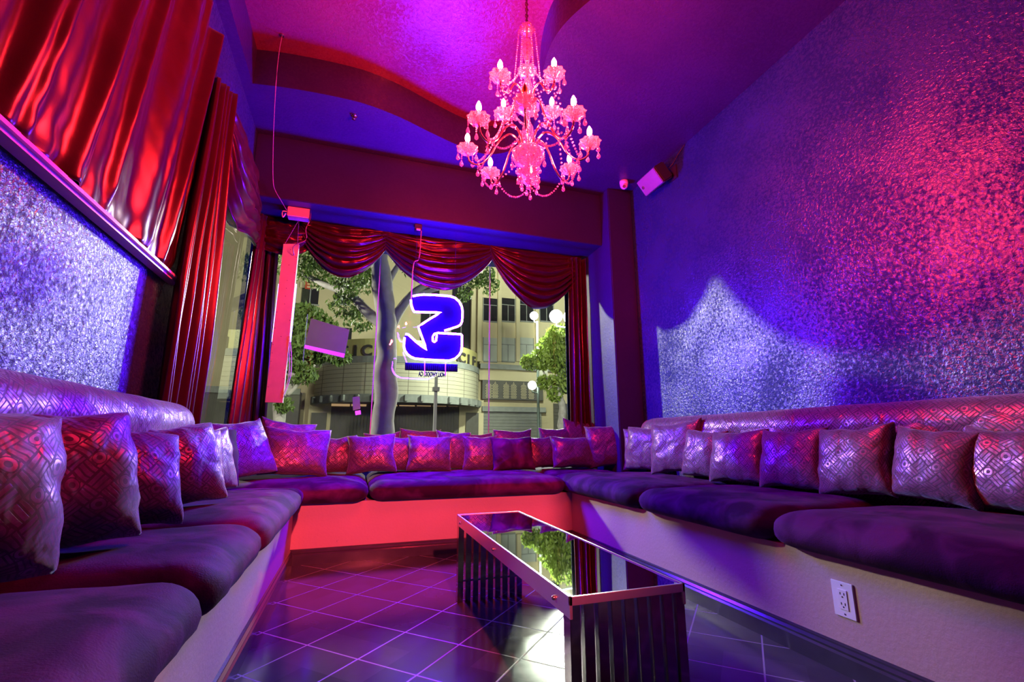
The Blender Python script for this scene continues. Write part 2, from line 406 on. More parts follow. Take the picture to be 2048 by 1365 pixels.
# ---------------------------------------------------------------- bench cushions and backrests
def rbox(bm, x0, x1, y0, y1, z0, z1, rx, rz, puff=.02, seed=0, n=(22, 22, 6)):
    c = Vector(((x0 + x1) / 2, (y0 + y1) / 2, (z0 + z1) / 2)); H = Vector(((x1 - x0) / 2, (y1 - y0) / 2, (z1 - z0) / 2))
    R = Vector((rx, rx, rz)); vmap = {}
    def vert(i, j, k):
        if (i, j, k) in vmap: return vmap[(i, j, k)]
        u = Vector((2 * i / n[0] - 1, 2 * j / n[1] - 1, 2 * k / n[2] - 1))
        u = Vector([math.copysign(abs(t) ** .8, t) for t in u])
        p = Vector((u.x * H.x, u.y * H.y, u.z * H.z))
        q = Vector([max(-(H[a] - R[a]), min(H[a] - R[a], p[a])) for a in range(3)])
        d = Vector([(p[a] - q[a]) / R[a] for a in range(3)])
        if d.length > 1e-6: d.normalize()
        p = q + Vector([d[a] * R[a] for a in range(3)])
        e = (1 - u.x ** 4) * (1 - u.y ** 4)
        nz = noise.noise(Vector((p.x * 3 + seed, p.y * 3, seed * 1.7))) * .012 + noise.noise(Vector((p.x * 9 + seed, p.y * 9, seed))) * .005
        if u.z > 0: p.z += puff * e + nz * (.4 + e)
        side = noise.noise(Vector((p.x * 7, p.y * 7 + seed, p.z * 9))) * .012
        p.x += math.copysign(side, p.x) * abs(u.x) ** 6; p.y += math.copysign(side, p.y) * abs(u.y) ** 6
        vmap[(i, j, k)] = v = bm.verts.new(c + p); return v
    for a in range(n[0]):
        for b in range(n[1]):
            for k in (0, n[2]):
                f = [vert(a, b, k), vert(a + 1, b, k), vert(a + 1, b + 1, k), vert(a, b + 1, k)]; bm.faces.new(f if k else f[::-1])
    for a in range(n[0]):
        for b in range(n[2]):
            for k in (0, n[1]):
                f = [vert(a, k, b), vert(a + 1, k, b), vert(a + 1, k, b + 1), vert(a, k, b + 1)]; bm.faces.new(f[::-1] if k else f)
    for a in range(n[1]):
        for b in range(n[2]):
            for k in (0, n[0]):
                f = [vert(k, a, b), vert(k, a + 1, b), vert(k, a + 1, b + 1), vert(k, a, b + 1)]; bm.faces.new(f if k else f[::-1])
ZS0, ZS1 = .40, .535
cush = [
    ((-.99, -.30, -.55, .42), 'purple suede seat cushion at the near end of the left bench'),
    ((-.99, -.30, .43, 1.37), 'large purple suede seat cushion filling the lower left corner of the photo'),
    ((-.99, -.30, 1.38, 2.07), 'short purple suede seat cushion on the left bench, second from the camera'),
    ((-.99, -.295, 2.08, 3.38), 'long purple suede seat cushion on the left bench beside the corner'),
    ((-.99, .118, 3.60, 5.08), 'blue-lit suede corner cushion where left bench meets window bench'),
    ((.128, 1.71, 3.62, 5.08), 'wide blue-lit suede cushion in the middle of the window bench'),
    ((1.70, 2.62, 2.665, 4.02), 'purple suede corner cushion where window bench meets right bench'),
    ((1.70, 2.62, 1.665, 2.655), 'purple suede seat cushion in the middle of the right bench'),
    ((1.70, 2.62, .66, 1.655), 'dark suede seat cushion on the right bench above the wall outlet'),
    ((1.70, 2.62, -.4, .65), 'dark suede seat cushion at the near end of the right bench'),
]
for i, (b, lab) in enumerate(cush):
    bm = BM(); x0, x1, y0, y1 = b
    if i == 4: x1_ = x1; rbox(bm, x0, x1, y0, y1, ZS0, ZS1, .11, .062, .025, i * 3.1, (28, 22, 6))
    else: rbox(bm, x0, x1, y0, y1, ZS0, ZS1, .10, .062, .025, i * 3.1, (26, 26, 6))
    o = obj('seat_cushion', bm, 'suede', None, True); tag(o, lab, 'cushion', 'suede seat cushions on the built-in bench')
# deep rear part of the corners
bm = BM(); rbox(bm, -.99, -.31, 3.385, 3.62, ZS0, ZS1 - .01, .07, .06, .01, 31, (16, 8, 6))
o = obj('seat_cushion', bm, 'suede', None, True); tag(o, 'narrow suede filler cushion between the left bench and the corner cushion', 'cushion', 'suede seat cushions on the built-in bench')
bm = BM(); rbox(bm, 1.72, 2.49, 4.03, 5.08, ZS0, ZS1, .08, .06, .015, 47, (16, 16, 6))
o = obj('seat_cushion', bm, 'suede', None, True); tag(o, 'suede cushion behind the pillows in the right corner under the window', 'cushion', 'suede seat cushions on the built-in bench')

def backrest(name, xw, sgn, y0, y1, label):
    bm = BM(); uvl = bm.loops.layers.uv.new('uv')
    pr = [(.02, .42), (.15, .42), (.165, .60), (.185, .78), (.215, .88), (.22, .94), (.19, 1.0), (.13, 1.035), (.06, 1.035), (.01, 1.02)]
    pr = [(p.x, p.y) for p in catmull([(a, b, 0) for a, b in pr], 4)]
    ny = 60; rows = []; acc = [0]
    for i in range(1, len(pr)): acc.append(acc[-1] + math.dist(pr[i], pr[i - 1]))
    for j in range(ny + 1):
        t = j / ny; y = y0 + (y1 - y0) * t
        e0 = min(1, (y1 - y) / .12 + .02) ; e = math.sqrt(max(0, 1 - (1 - e0) ** 2)) if e0 < 1 else 1
        rows.append([bm.verts.new((xw + sgn * (.01 + (d - .01) * (.25 + .75 * e)), y, .42 + (z - .42) * (.78 + .22 * e) + .004 * noise.noise(Vector((y * 5, z * 5, 0))))) for d, z in pr])
    for j in range(ny):
        for i in range(len(pr) - 1):
            f = bm.faces.new((rows[j][i], rows[j][i + 1], rows[j + 1][i + 1], rows[j + 1][i]))
            for l, (a, b) in zip(f.loops, ((acc[i], j), (acc[i + 1], j), (acc[i + 1], j + 1), (acc[i], j + 1))): l[uvl].uv = (a, y0 + (y1 - y0) * b / ny)
    bm.faces.new(rows[0]); bm.faces.new(rows[-1][::-1]); bmesh.ops.recalc_face_normals(bm, faces=bm.faces[:])
    return obj(name, bm, 'foil_back', bench, True)
backrest('backrest', XL + .002, 1, -.6, 2.98, 'rounded foil-patterned backrest roll along the left wall')
backrest('backrest', XR - .002, -1, -.6, 3.92, 'rounded foil-patterned backrest roll along the right wall')

# ---------------------------------------------------------------- throw pillows
def pillow_mesh(w_, h_, t_, seed, n=18):
    bm = BM(); uvl = bm.loops.layers.uv.new('uv'); sides = []
    rnd = random.Random(seed); ph = rnd.random() * 10
    def P(u, v, s):
        x = u * (1 - .10 * (1 - v * v) * abs(u) ** 2) * w_ / 2
        z = v * (1 - .09 * (1 - u * u) * abs(v) ** 2) * h_ / 2
        th = ((1 - u * u) * (1 - v * v)) ** .36 * t_ / 2
        q = Vector((u * 2.2 + ph, v * 2.2, s + ph))
        wr = noise.noise(q) * .10 + noise.noise(q * 2.6) * .06
        ex = max(abs(u), abs(v))
        wr += .10 * math.sin(9 * math.atan2(v, u) + ph * 3 + 3 * noise.noise(q)) * sstep(.45, .9, ex) * (1 - sstep(.92, 1, ex))
        y = s * th * (1 + wr)
        x += .012 * noise.noise(Vector((u * 2, v * 2, ph))); z += .012 * noise.noise(Vector((u * 2, ph, v * 2)))
        sag = -.03 * h_ * (1 - abs(u)) * (v > 0) * v
        return Vector((x, y, z + sag))
    grid = {}
    for s in (-1, 1):
        for i in range(n + 1):
            for j in range(n + 1):
                if s == 1 and (i in (0, n) or j in (0, n)): grid[(1, i, j)] = grid[(-1, i, j)]; continue
                u, v = math.sin((i / n - .5) * PI * .96) / math.sin(.48 * PI), math.sin((j / n - .5) * PI * .96) / math.sin(.48 * PI)
                grid[(s, i, j)] = bm.verts.new(P(u, v, s))
    for s in (-1, 1):
        for i in range(n):
            for j in range(n):
                ids = ((i, j), (i + 1, j), (i + 1, j + 1), (i, j + 1))
                if s == 1: ids = ids[::-1]
                f = bm.faces.new([grid[(s, a, b)] for a, b in ids])
                for l, (a, b) in zip(f.loops, ids): l[uvl].uv = (a / n * w_, b / n * h_)
    return bm
def pillow(x, y, z, w_, h_, t_, yaw, tilt, roll, mat, label, seed, cat='pillow'):
    """x,y,z: bottom centre; local -y is the front; yaw 0 looks towards -y"""
    bm = pillow_mesh(w_, h_, t_, seed)
    bm.transform(Matrix.Translation((0, 0, h_ / 2)) @ Matrix.Rotation(math.radians(roll), 4, 'Y'))
    bm.transform(Matrix.Rotation(math.radians(-tilt), 4, 'X'))
    zmin = min(v.co.z for v in bm.verts); bmesh.ops.translate(bm, verts=bm.verts, vec=(0, 0, -zmin))
    o = obj('throw_pillow', bm, mat, None, True); o.location = (x, y, z); o.rotation_euler = (0, 0, math.radians(yaw))
    tag(o, label, cat, 'throw pillows along the bench'); return o
ZP = .553
# right row: facing -x  (yaw -90).  px extents (left,right,top)
R_ = [
    (1262, 1332, 858, 2.52, -70, 8, 2, 'foil_small', 'silvery violet pillow nearest the dark pilaster on the right bench'),
    (1302, 1396, 850, 2.44, -76, 12, -5, 'foil_small', 'foil pillow with a raised far corner, second from the pilaster on the right bench'),
    (1370, 1440, 864, 2.46, -80, 12, 3, 'foil_small', 'narrow creased red-lit pillow, third from the pilaster on the right bench'),
    (1420, 1520, 864, 2.42, -84, 15, -2, 'foil_small', 'square pillow speckled silver and red at the middle of the right bench'),
    (1515, 1640, 861, 2.42, -88, 15, -2, 'foil_big', 'dull purple pillow with a red right edge on the right bench'),
    (1628, 1778, 857, 2.42, -90, 15, -3, 'foil_big', 'pillow with a bright red diamond patch, third from the right edge'),
    (1775, 1950, 864, 2.42, -94, 14, 5, 'foil_big', 'large creased diamond-print pillow, second from the right edge'),
    (1945, 2120, 858, 2.44, -94, 12, 2, 'foil_big', 'diamond-print pillow cut off by the right edge of the photo'),
]
for i, (a, b, top, X, yaw, tilt, roll, mat, lab) in enumerate(R_):
    p0, p1 = on_x(a, 920, X), on_x(b, 920, X); wd = min(.50, abs(p0.y - p1.y) * 1.02); xc = (a + b) / 2
    c = (p0 + p1) / 2; ht = max(.34, (on_x(xc, top, X + .06).z - ZP) * 1.05)
    pillow(X, c.y, ZP, max(wd, .36), ht, .17, yaw, tilt, roll, mat, lab, 100 + i)
for i, (px, Yo, lab) in enumerate(((1522, 0, 'pillow corner peeking out behind the square silver-red pillow'), (1790, 0, 'red-lit pillow hidden behind the gap beside the red diamond pillow'), (1410, 0, 'red pillow corner showing above the narrow creased pillow'), (2040, 0, 'high pillow behind the one at the right edge of the photo'))):
    c = on_x(px, 900, 2.56)
    pillow(2.57, c.y, ZP, .42, .40 if i < 3 else .44, .10, -90, 6, (-4, 3, 5, -2)[i], 'foil_big' if i % 2 else 'foil_small', lab, 140 + i)
# window row: facing -y.  (left,right,top,Y)
B_ = [
    (525, 662, 862, 4.02, 14, 22, 4, 'foil_small', 'large pillow half red half violet in the left corner under the window'),
    (638, 700, 878, 4.40, 0, 12, -1, 'foil_small', 'small dark pillow right of the large corner pillow'),
    (692, 790, 874, 4.26, -4, 18, -3, 'foil_small', 'violet pillow with a red lower half above the cushion seam'),
    (775, 822, 880, 4.42, 0, 12, 2, 'foil_small', 'pillow wedged behind two pillows left of the tree trunk view'),
    (816, 905, 875, 4.26, 3, 20, 3, 'foil_small', 'square pillow in front below the neon sign'),
    (880, 938, 868, 4.42, 6, 12, 3, 'foil_small', 'pillow leaning behind the square pillow below the neon sign'),
    (933, 992, 875, 4.36, 0, 14, 0, 'foil_small', 'narrow pillow right of the neon sign on the window bench'),
    (986, 1070, 876, 4.28, 2, 18, 0, 'plain_pillow', 'smooth creased violet pillow behind the far table end'),
    (1060, 1114, 878, 4.40, 0, 14, -2, 'foil_small', 'pillow tucked between the smooth violet pillow and its wider neighbour'),
    (1108, 1192, 877, 4.28, -3, 17, 1, 'foil_small', 'wide low pillow near the right window curtain'),
    (1180, 1246, 857, 4.22, -18, 10, -5, 'foil_small', 'taller tilted pillow in front of the right window jamb'),
]
for i, (a, b, top, Y, yaw, tilt, roll, mat, lab) in enumerate(B_):
    p0, p1 = at(a, 915, Y), at(b, 915, Y); c = (p0 + p1) / 2; wd = max(.36, abs(p1.x - p0.x) * 1.04)
    ht = max(.33, (at((a + b) / 2, top, Y + .08).z - ZP) * 1.08)
    pillow(c.x, Y, ZP, wd, ht, .17, yaw, tilt, roll, mat, lab, 200 + i)
for i, (a, b, top, Y, lab) in enumerate(((728, 800, 868, 4.64, 'low pillow peeking above the row beside the trunk view'), (798, 880, 861, 4.62, 'dusty flat-topped pillow peeking above the square pillow'), (988, 1064, 861, 4.62, 'pillow with two pointed ears standing against the window glass'), (1082, 1150, 858, 4.60, 'pillow with one raised left ear under the right swag'), (1128, 1202, 846, 4.60, 'highest pillow of the pile by the right window curtain'), (905, 985, 867, 4.64, 'pillow hidden behind the row right of the neon sign'))):
    p0, p1 = at(a, 900, Y), at(b, 900, Y); c = (p0 + p1) / 2; wd = abs(p1.x - p0.x) * 1.04
    ht = (at((a + b) / 2, top, Y + .03).z - ZP) * 1.03
    pillow(c.x, Y, ZP, wd, ht, .13, 0, 5, (-2, 2, 0, -3, 4, 0)[i], 'foil_small', lab, 240 + i)
# left row: facing +x (yaw 90), turned towards the camera
L_ = [
    (-.74, 1.20, 58, 18, 3, .46, .37, .30, 'foil_big', 'huge dark red-lit pillow at the left edge of the photo'),
    (-.72, 1.52, 50, 20, -3, .44, .38, .28, 'foil_big', 'big diamond-print pillow, violet on its right flank, second from the left edge'),
    (-.71, 1.90, 46, 28, 6, .42, .35, .22, 'foil_big', 'red foil pillow leaning back, third from the left edge'),
    (-.71, 2.34, 46, 24, -5, .48, .37, .22, 'foil_big', 'dull pillow with a red top corner, fourth from the left edge'),
    (-.73, 2.72, 60, 16, 3, .40, .37, .15, 'foil_small', 'slim violet pillow right of the dull pillow on the left bench'),
    (-.74, 3.02, 62, 16, -3, .40, .37, .14, 'foil_small', 'pale frayed violet pillow before the left corner'),
    (-.78, 3.34, 66, 14, 5, .42, .38, .12, 'plain_pillow', 'greyish suede pillow squeezed behind the frayed violet pillow'),
    (-.70, 3.74, 48, 24, -8, .48, .44, .15, 'foil_small', 'shiny speckled violet pillow slanting in the left corner'),
]
for i, (x, y, yaw, tilt, roll, wd, ht, th, mat, lab) in enumerate(L_):
    pillow(x, y, ZP, wd, ht, th, yaw, tilt, roll, mat, lab, 300 + i)
pillow(-.52, 4.22, ZP, .45, .43, .13, 25, 8, 6, 'foil_small', 'pillow hidden behind the two big pillows of the left corner', 330)
pillow(2.62, 3.85, ZP, .42, .40, .14, -45, 10, 0, 'foil_small', 'shadowed pillow in the corner against the pilaster base', 331)

# ---------------------------------------------------------------- coffee table
T = thing('coffee_table', 'mirror-topped chrome coffee table with slatted panel legs in the middle of the floor', 'table', (.75, 1.93, 0))
TX0, TX1, TY0, TY1, TH = .568, .936, 1.215, 2.665, .438
bm = BM(); box(bm, TX0 + .008, TX1 - .008, TY0 + .008, TY1 - .008, TH - .012, TH - .003); obj('mirror_top', bm, 'mirror', T)
bm = BM()
for a in ((TX0, TX0 + .008, TY0, TY1, TH - .055, TH), (TX1 - .008, TX1, TY0, TY1, TH - .055, TH), (TX0, TX1, TY0, TY0 + .008, TH - .022, TH), (TX0, TX1, TY1 - .008, TY1, TH - .022, TH)): box(bm, *a, .001)
fr = obj('frame', bm, 'satin_chrome', T)
for y in (TY0 + .10, TY0 + .72, TY1 - .10):
    for x in (TX0 - .003, TX1 + .003):
        bm = BM(); bmesh.ops.create_uvsphere(bm, u_segments=8, v_segments=6, radius=.007, matrix=Matrix.Translation((x, y, TH - .03))); obj('screw', bm, 'brass', T, True)
for yy in (TY0 + .004, TY1 - .05):
    for k in range(9):
        xx = TX0 + .002 + k * (TX1 - TX0 - .034) / 8
        bm = BM(); box(bm, xx, xx + .030, yy, yy + .045, .0, TH - .022, .0015); obj('slat', bm, 'dark_chrome', T)
    bm = BM(); tube(bm, [(TX0 + .01, yy + .022, .10), (TX1 - .01, yy + .022, .10)], .005, 8); obj('cross_rod', bm, 'chrome', T)

# ---------------------------------------------------------------- wall outlet on the right bench face
oc = Vector((BXR, 1.39, .258))
O = thing('wall_outlet', 'white double power outlet plate on the right bench base', 'outlet', tuple(oc))
def plate(bm, y0, y1, z0, z1, d0, d1, bev=0): box(bm, oc.x - d1, oc.x - d0, oc.y + y0, oc.y + y1, oc.z + z0, oc.z + z1, bev)
bm = BM(); plate(bm, -.042, .042, -.062, .062, 0, .006, .002); obj('cover_plate', bm, 'white_plastic', O)
bm = BM(); plate(bm, -.018, .018, -.035, .035, .004, .0085, .001); face = obj('receptacle', bm, 'white_plastic', O)
for s in (-1, 1):
    bm = BM(); zz = .0175 * s + .003
    plate(bm, -.0085, -.0060, zz - .0045, zz + .0045, .0080, .0092); plate(bm, .0060, .0085, zz - .004, zz + .004, .0080, .0092)
    tube(bm, [(oc.x - .008, oc.y, oc.z + zz - .011), (oc.x - .0092, oc.y, oc.z + zz - .011)], .003, 8); obj('socket_holes', bm, 'black_plastic', face)
    bm = BM(); tube(bm, [(oc.x - .004, oc.y, oc.z + .05 * s), (oc.x - .0072, oc.y, oc.z + .05 * s)], .003, 8); obj('screw', bm, 'chrome', O)

# ---------------------------------------------------------------- rail and curtains
bm = BM(); box(bm, XL, XL + .075, -.8, 2.86, 1.675, 1.715, .014); o = obj('wall_rail', bm, 'rail', None); tag(o, 'long pale lacquered rail ledge under the big left curtain', 'rail')

def big_curtain(u, v):
    y = -.6 + 3.34 * u
    zt = 3.22 + .02 * math.sin(y * 9)
    z = 1.712 + (zt - 1.712) * v
    q = y + .05 * noise.noise(Vector((y * 3, 0, 4))) - .02 * v
    ph = q * 25 + 2.6 * noise.noise(Vector((q * 1.9, v * .15, 3))) + .35 * noise.noise(Vector((q * 6, v * .3, 7)))
    fan = .35 + .65 * v ** .7
    a = .5 + .5 * math.sin(ph); a = a ** 1.3
    big = .5 + .5 * math.sin(q * 7.5 + 1.2 + 1.5 * noise.noise(Vector((q, v * .15, 12))))
    d = (.012 + .06 * fan) * a + .05 * fan * big + .014 * math.sin(ph * 2.7 + 2.5 * noise.noise(Vector((q * 2, v * .5, 9)))) * (.4 + .6 * v)
    d += .005 * noise.noise(Vector((y * 14, z * 2, 1))) * fan + .0025 * noise.noise(Vector((y * 22 + z * 8, z * 5, 5)))
    tuck = max(0, 1 - v * 6) ** 2
    d += .03 * tuck * noise.noise(Vector((y * 12, 2, z * 9)))
    yy = y + .10 * v + .022 * math.cos(ph) * fan
    return Vector((XL + .02 + max(0, d), yy, z))
bm = BM(); surf(bm, big_curtain, 640, 80); o = obj('wall_curtain', bm, 'satin', None, True); thicken(o); tag(o, 'huge gathered wine-red satin curtain over the left wall above the rail', 'curtain')

def floor_curtain(u, v):
    top = 3.17 - .16 * (1 - u)
    y0, y1 = 2.72, 3.36
    y = y0 + (y1 - y0) * u
    y += (2.98 - y) * .45 * sstep(.45, 1, v)
    z = .50 + (top - .50) * v
    ph = u * 56 + 1.5 * noise.noise(Vector((u * 4, v * .8, 5)))
    d = .045 + .022 * math.sin(ph) + .018 * math.sin(u * 13 + 1 + v) + .008 * noise.noise(Vector((u * 20, v * 4, 2)))
    return Vector((XL + .03 + d * (1.0 + .25 * (1 - v)), y, z))
bm = BM(); surf(bm, floor_curtain, 180, 50); o = obj('side_window_curtain', bm, 'satin', None, True); thicken(o); tag(o, 'tall pleated wine-red curtain hanging beside the left side window', 'curtain')

def drape(u, v, P0t, P1t, P0b, P1b, zt, zb, n, amp, nrm, sd):
    t = v; a = P0b.lerp(P0t, t); b = P1b.lerp(P1t, t); p = a.lerp(b, u)
    ph = u * n * 2 * PI + 1.4 * noise.noise(Vector((u * 3 + sd, v * 1.2, sd)))
    d = amp * math.sin(ph) + amp * .5 * math.sin(ph * .43 + sd) + amp * .3 * noise.noise(Vector((u * 9, v * 5, sd)))
    return Vector((p.x, p.y, zb + (zt - zb) * v)) + nrm * d
def mk_drape(name, P0t, P1t, P0b, P1b, zt, zb, n, amp, nrm, sd, label, nu=110):
    bm = BM(); surf(bm, lambda u, v: drape(u, v, Vector(P0t), Vector(P1t), Vector(P0b), Vector(P1b), zt, zb, n, amp, Vector(nrm), sd), nu, 36)
    o = obj(name, bm, 'satin', None, True); thicken(o); tag(o, label, 'curtain'); return o
mk_drape('side_window_drape', (XL + .05, 4.55, 0), (XL + .06, 4.72, 0), (XL + .05, 4.28, 0), (XL + .13, 4.70, 0), 2.95, .55, 6, .028, (1, .2, 0), 4, 'dark narrow drape in the left corner between side window and front window')
mk_drape('front_window_drape', (-.97, 4.72, 0), (-.84, 4.70, 0), (-.90, 4.74, 0), (-.76, 4.72, 0), 2.96, .55, 2, .02, (0, 1, 0), 9, 'pale-edged narrow drape at the left end of the front window, behind the pink board', 40)
mk_drape('front_window_drape', (2.26, 4.62, 0), (2.47, 4.62, 0), (2.22, 4.60, 0), (2.47, 4.62, 0), 2.95, .55, 4, .03, (0, 1, 0), 13, 'wine-red drape hanging at the right end of the front window')

def swag(name, A, B, Zt, dropA, dropM, dropB, nrm, sd, label, folds=7, skew=0, amp=.04):
    A, B, nrm = Vector(A), Vector(B), Vector(nrm)
    def fn(u, v):
        s = max(0, math.sin(PI * min(1, max(0, u + skew * math.sin(PI * u) * .3)))) ** .75
        drop = dropA * (1 - u) + dropB * u; drop = drop + (dropM - drop) * s
        p = A.lerp(B, u)
        z = Zt - drop * v
        # folds run concentric around the hanging belly and gather at the two top corners
        g = (v ** 1.2) * folds * 2 * PI * .85 + 3.2 * noise.noise(Vector((u * 1.5 + sd, v * .8, sd))) + .8 * noise.noise(Vector((u * 5, v * 3, sd)))
        d = amp * (.3 + .7 * s) * (math.sin(g) + .35 * math.sin(2.3 * g + sd)) * (.4 + .6 * v) + .07 * s * math.sin(PI * v * .9) + .015 * noise.noise(Vector((u * 8, v * 8, sd)))
        pull = .05 * (u - .5) * math.sin(g) * s
        return Vector((p.x, p.y, z)) + nrm * d + (B - A).normalized() * pull
    bm = BM(); surf(bm, fn, 90, 80); o = obj(name, bm, 'satin', None, True); thicken(o); tag(o, label, 'valance', 'satin swags of the window valance'); return o
YV = 4.66
swag('valance_swag', (-1.0, YV, 0), (-.50, YV, 0), 2.985, .34, .40, .20, (0, -1, 0), 21, 'short flat satin swag behind the top of the pink board', 4, 0, .02)
swag('valance_swag', (-.66, YV - .02, 0), (.20, YV, 0), 2.99, .12, .56, .14, (0, -1, 0), 2, 'left satin swag above the tilted reflection sheet', 8)
swag('valance_swag', (.12, YV, 0), (1.37, YV, 0), 2.99, .12, .585, .08, (0, -1, 0), 5, 'middle satin swag above the neon sign', 8)
swag('valance_swag', (1.30, YV - .02, 0), (2.44, YV, 0), 2.99, .08, .69, .15, (0, -1, 0), 8, 'deep right satin swag in front of the street lamp glare', 8)
swag('valance_swag', (XL + .04, 3.14, 0), (XL + .05, 4.50, 0), 3.18, .10, .80, .60, (1, 0, 0), 11, 'long satin swag hanging over the left side window', 6, .6, .05)

# ---------------------------------------------------------------- neon sign
YN = 4.42
def np_(x, y): return at(780 + x / 6.205, 560 + y / 6.205, YN)
nb = np_(530, 1020)
S = thing('neon_sign', 'large violet neon numeral with a star cut-out hanging in the front window', 'neon sign', tuple(nb))
paths = [
    [(280, 215), (330, 203), (410, 195), (560, 200), (740, 215), (800, 235), (850, 280), (882, 340), (892, 400), (890, 480), (885, 530), (870, 562), (840, 585), (760, 612), (670, 640)],
    [(255, 260), (262, 330), (278, 375), (295, 408), (460, 414), (625, 415), (480, 500), (345, 590), (395, 730), (448, 875), (320, 778), (225, 690), (190, 683)],
    [(178, 725), (168, 830), (180, 885), (212, 932), (255, 965), (305, 985), (450, 998), (600, 1006), (730, 1010), (800, 985), (850, 940), (875, 895), (883, 840), (885, 700), (870, 684), (700, 675), (590, 668), (545, 680), (525, 710), (525, 765), (545, 778), (565, 765), (575, 690)]]
for k, P in enumerate(paths):
    pts = [np_(*p) for p in P]
    fine = []
    for i in range(len(pts) - 1):
        for j in range(3): fine.append(pts[i].lerp(pts[i + 1], j / 3))
    fine.append(pts[-1])
    bm = BM(); tube(bm, [p + Vector((0, -.03, 0)) for p in fine], .0105, 6); obj('neon_tube', bm, 'neon', S, True)
outl = [(280, 215), (410, 195), (740, 215), (850, 280), (892, 400), (885, 530), (840, 585), (700, 640), (700, 675), (885, 690), (883, 840), (850, 940), (730, 1010), (305, 985), (212, 932), (168, 830), (185, 690), (225, 690), (448, 875), (345, 590), (625, 415), (295, 408), (255, 260)]
def yfn(p, d): q = np_(*p); return Vector((q.x, YN + d, q.z))
bm = BM(); prism(bm, outl, yfn, .0, .02); obj('backing_plate', bm, 'neon_plate', S)
bm = BM(); prism(bm, [(188, 1028), (840, 1050), (838, 1142), (186, 1120)], yfn, .0, .015)
strip = obj('name_strip', bm, 'neon_plate', S)
bm = BM()
for i in range(26):
    x = 200 + i * 24.5
    if i % 9 == 8: continue
    prism(bm, [(x, 1040 + i * .8), (x + 13, 1040 + i * .8), (x + 13, 1112 + i * .8), (x, 1112 + i * .8)], yfn, -.008, .0)
obj('letter_back', bm, 'neon_plate', strip)
for x in (428, 686):
    bm = BM(); prism(bm, [(x - 5, 1000), (x + 5, 1000), (x + 5, 1190), (x - 5, 1190)], yfn, -.014, -.008); obj('mounting_strip', bm, 'white_plastic', S)
# text helper
def text_bm(body, size, depth):
    cu = bpy.data.curves.new('lettering', 'FONT'); cu.body = body; cu.size = size; cu.extrude = depth; cu.align_x = 'CENTER'; cu.align_y = 'CENTER'; cu.offset = size * .028
    to = bpy.data.objects.new('lettering', cu); COL.objects.link(to)
    dg = bpy.context.evaluated_depsgraph_get(); me = bpy.data.meshes.new_from_object(to.evaluated_get(dg))
    bm = BM(); bm.from_mesh(me); bpy.data.objects.remove(to); bpy.data.curves.remove(cu); bpy.data.meshes.remove(me); return bm
bm = text_bm('HOLLYWOOD, CA', .062, .007)
xs = [v.co.x for v in bm.verts]; wd = max(xs) - min(xs); cc = np_(522, 1178)
lw = (np_(688, 1178) - np_(356, 1178)).length
bm.transform(Matrix.Translation(cc) @ Matrix.Rotation(PI / 2, 4, 'X') @ Matrix.Diagonal((-lw / wd, 1, 1, 1)))
bmesh.ops.recalc_face_normals(bm, faces=bm.faces[:])
obj('place_name', bm, 'neon_plate', S)
tp = Vector((.47, 4.40, 2.975)); q = np_(262, 215)
bm = BM(); pts = catmull([tp + Vector((.03, -.03, -.06)), tp + Vector((.02, -.02, -.35)), Vector((q.x + .01, YN - .03, q.z + .35)), Vector((q.x, YN - .02, q.z + .15)), Vector((q.x, YN - .02, q.z - .05))], 6)
tube(bm, pts, .006, 6); obj('power_cable', bm, 'cord', S, True)
for x in (300, 800):
    bm = BM(); a = np_(x, 215); tube(bm, [a, Vector((a.x, YN, 2.975))], .0012, 4); obj('hanging_wire', bm, 'chrome', S)
# small ballast on the soffit
B1 = thing('sign_ballast', 'small dark ballast box under the beam above the neon sign', 'ballast', tuple(tp))
bm = BM(); box(bm, tp.x - .035, tp.x + .035, tp.y - .04, tp.y + .04, tp.z - .05, 2.98, .004); obj('housing', bm, 'black_plastic', B1)
bm = BM(); box(bm, tp.x - .02, tp.x + .02, tp.y - .045, tp.y - .03, tp.z - .065, tp.z - .045, .003); obj('connector', bm, 'white_plastic', B1)
# transformer box
tc_ = Vector((-.635, 4.42, 2.93))
B2 = thing('sign_transformer', 'pinkish metal transformer box fixed under the beam above the pink board', 'transformer', tuple(tc_))
bm = BM(); box(bm, tc_.x - .10, tc_.x + .10, tc_.y - .05, tc_.y + .05, 2.885, 2.979, .005); obj('housing', bm, 'rail', B2)
bm = BM(); box(bm, tc_.x + .095, tc_.x + .108, tc_.y - .06, tc_.y + .06, 2.875, 2.975, .002); obj('end_plate', bm, 'chrome', B2)
bm = BM(); tube(bm, catmull([tc_ + Vector((-.10, -.03, 0)), tc_ + Vector((-.14, -.04, -.01)), tc_ + Vector((-.13, -.05, -.07)), tc_ + Vector((-.11, -.05, -.03))], 5), .006, 6); obj('conduit', bm, 'white_plastic', B2, True)
bm = BM(); tube(bm, catmull([tc_ + Vector((.10, -.03, -.05)), tc_ + Vector((.07, -.03, -.15)), tc_ + Vector((.08, -.02, -.25)), tc_ + Vector((-.02, 0, -.32)), (-.66, 4.5, 2.55)], 6), .004, 6); obj('wire', bm, 'cord', B2, True)
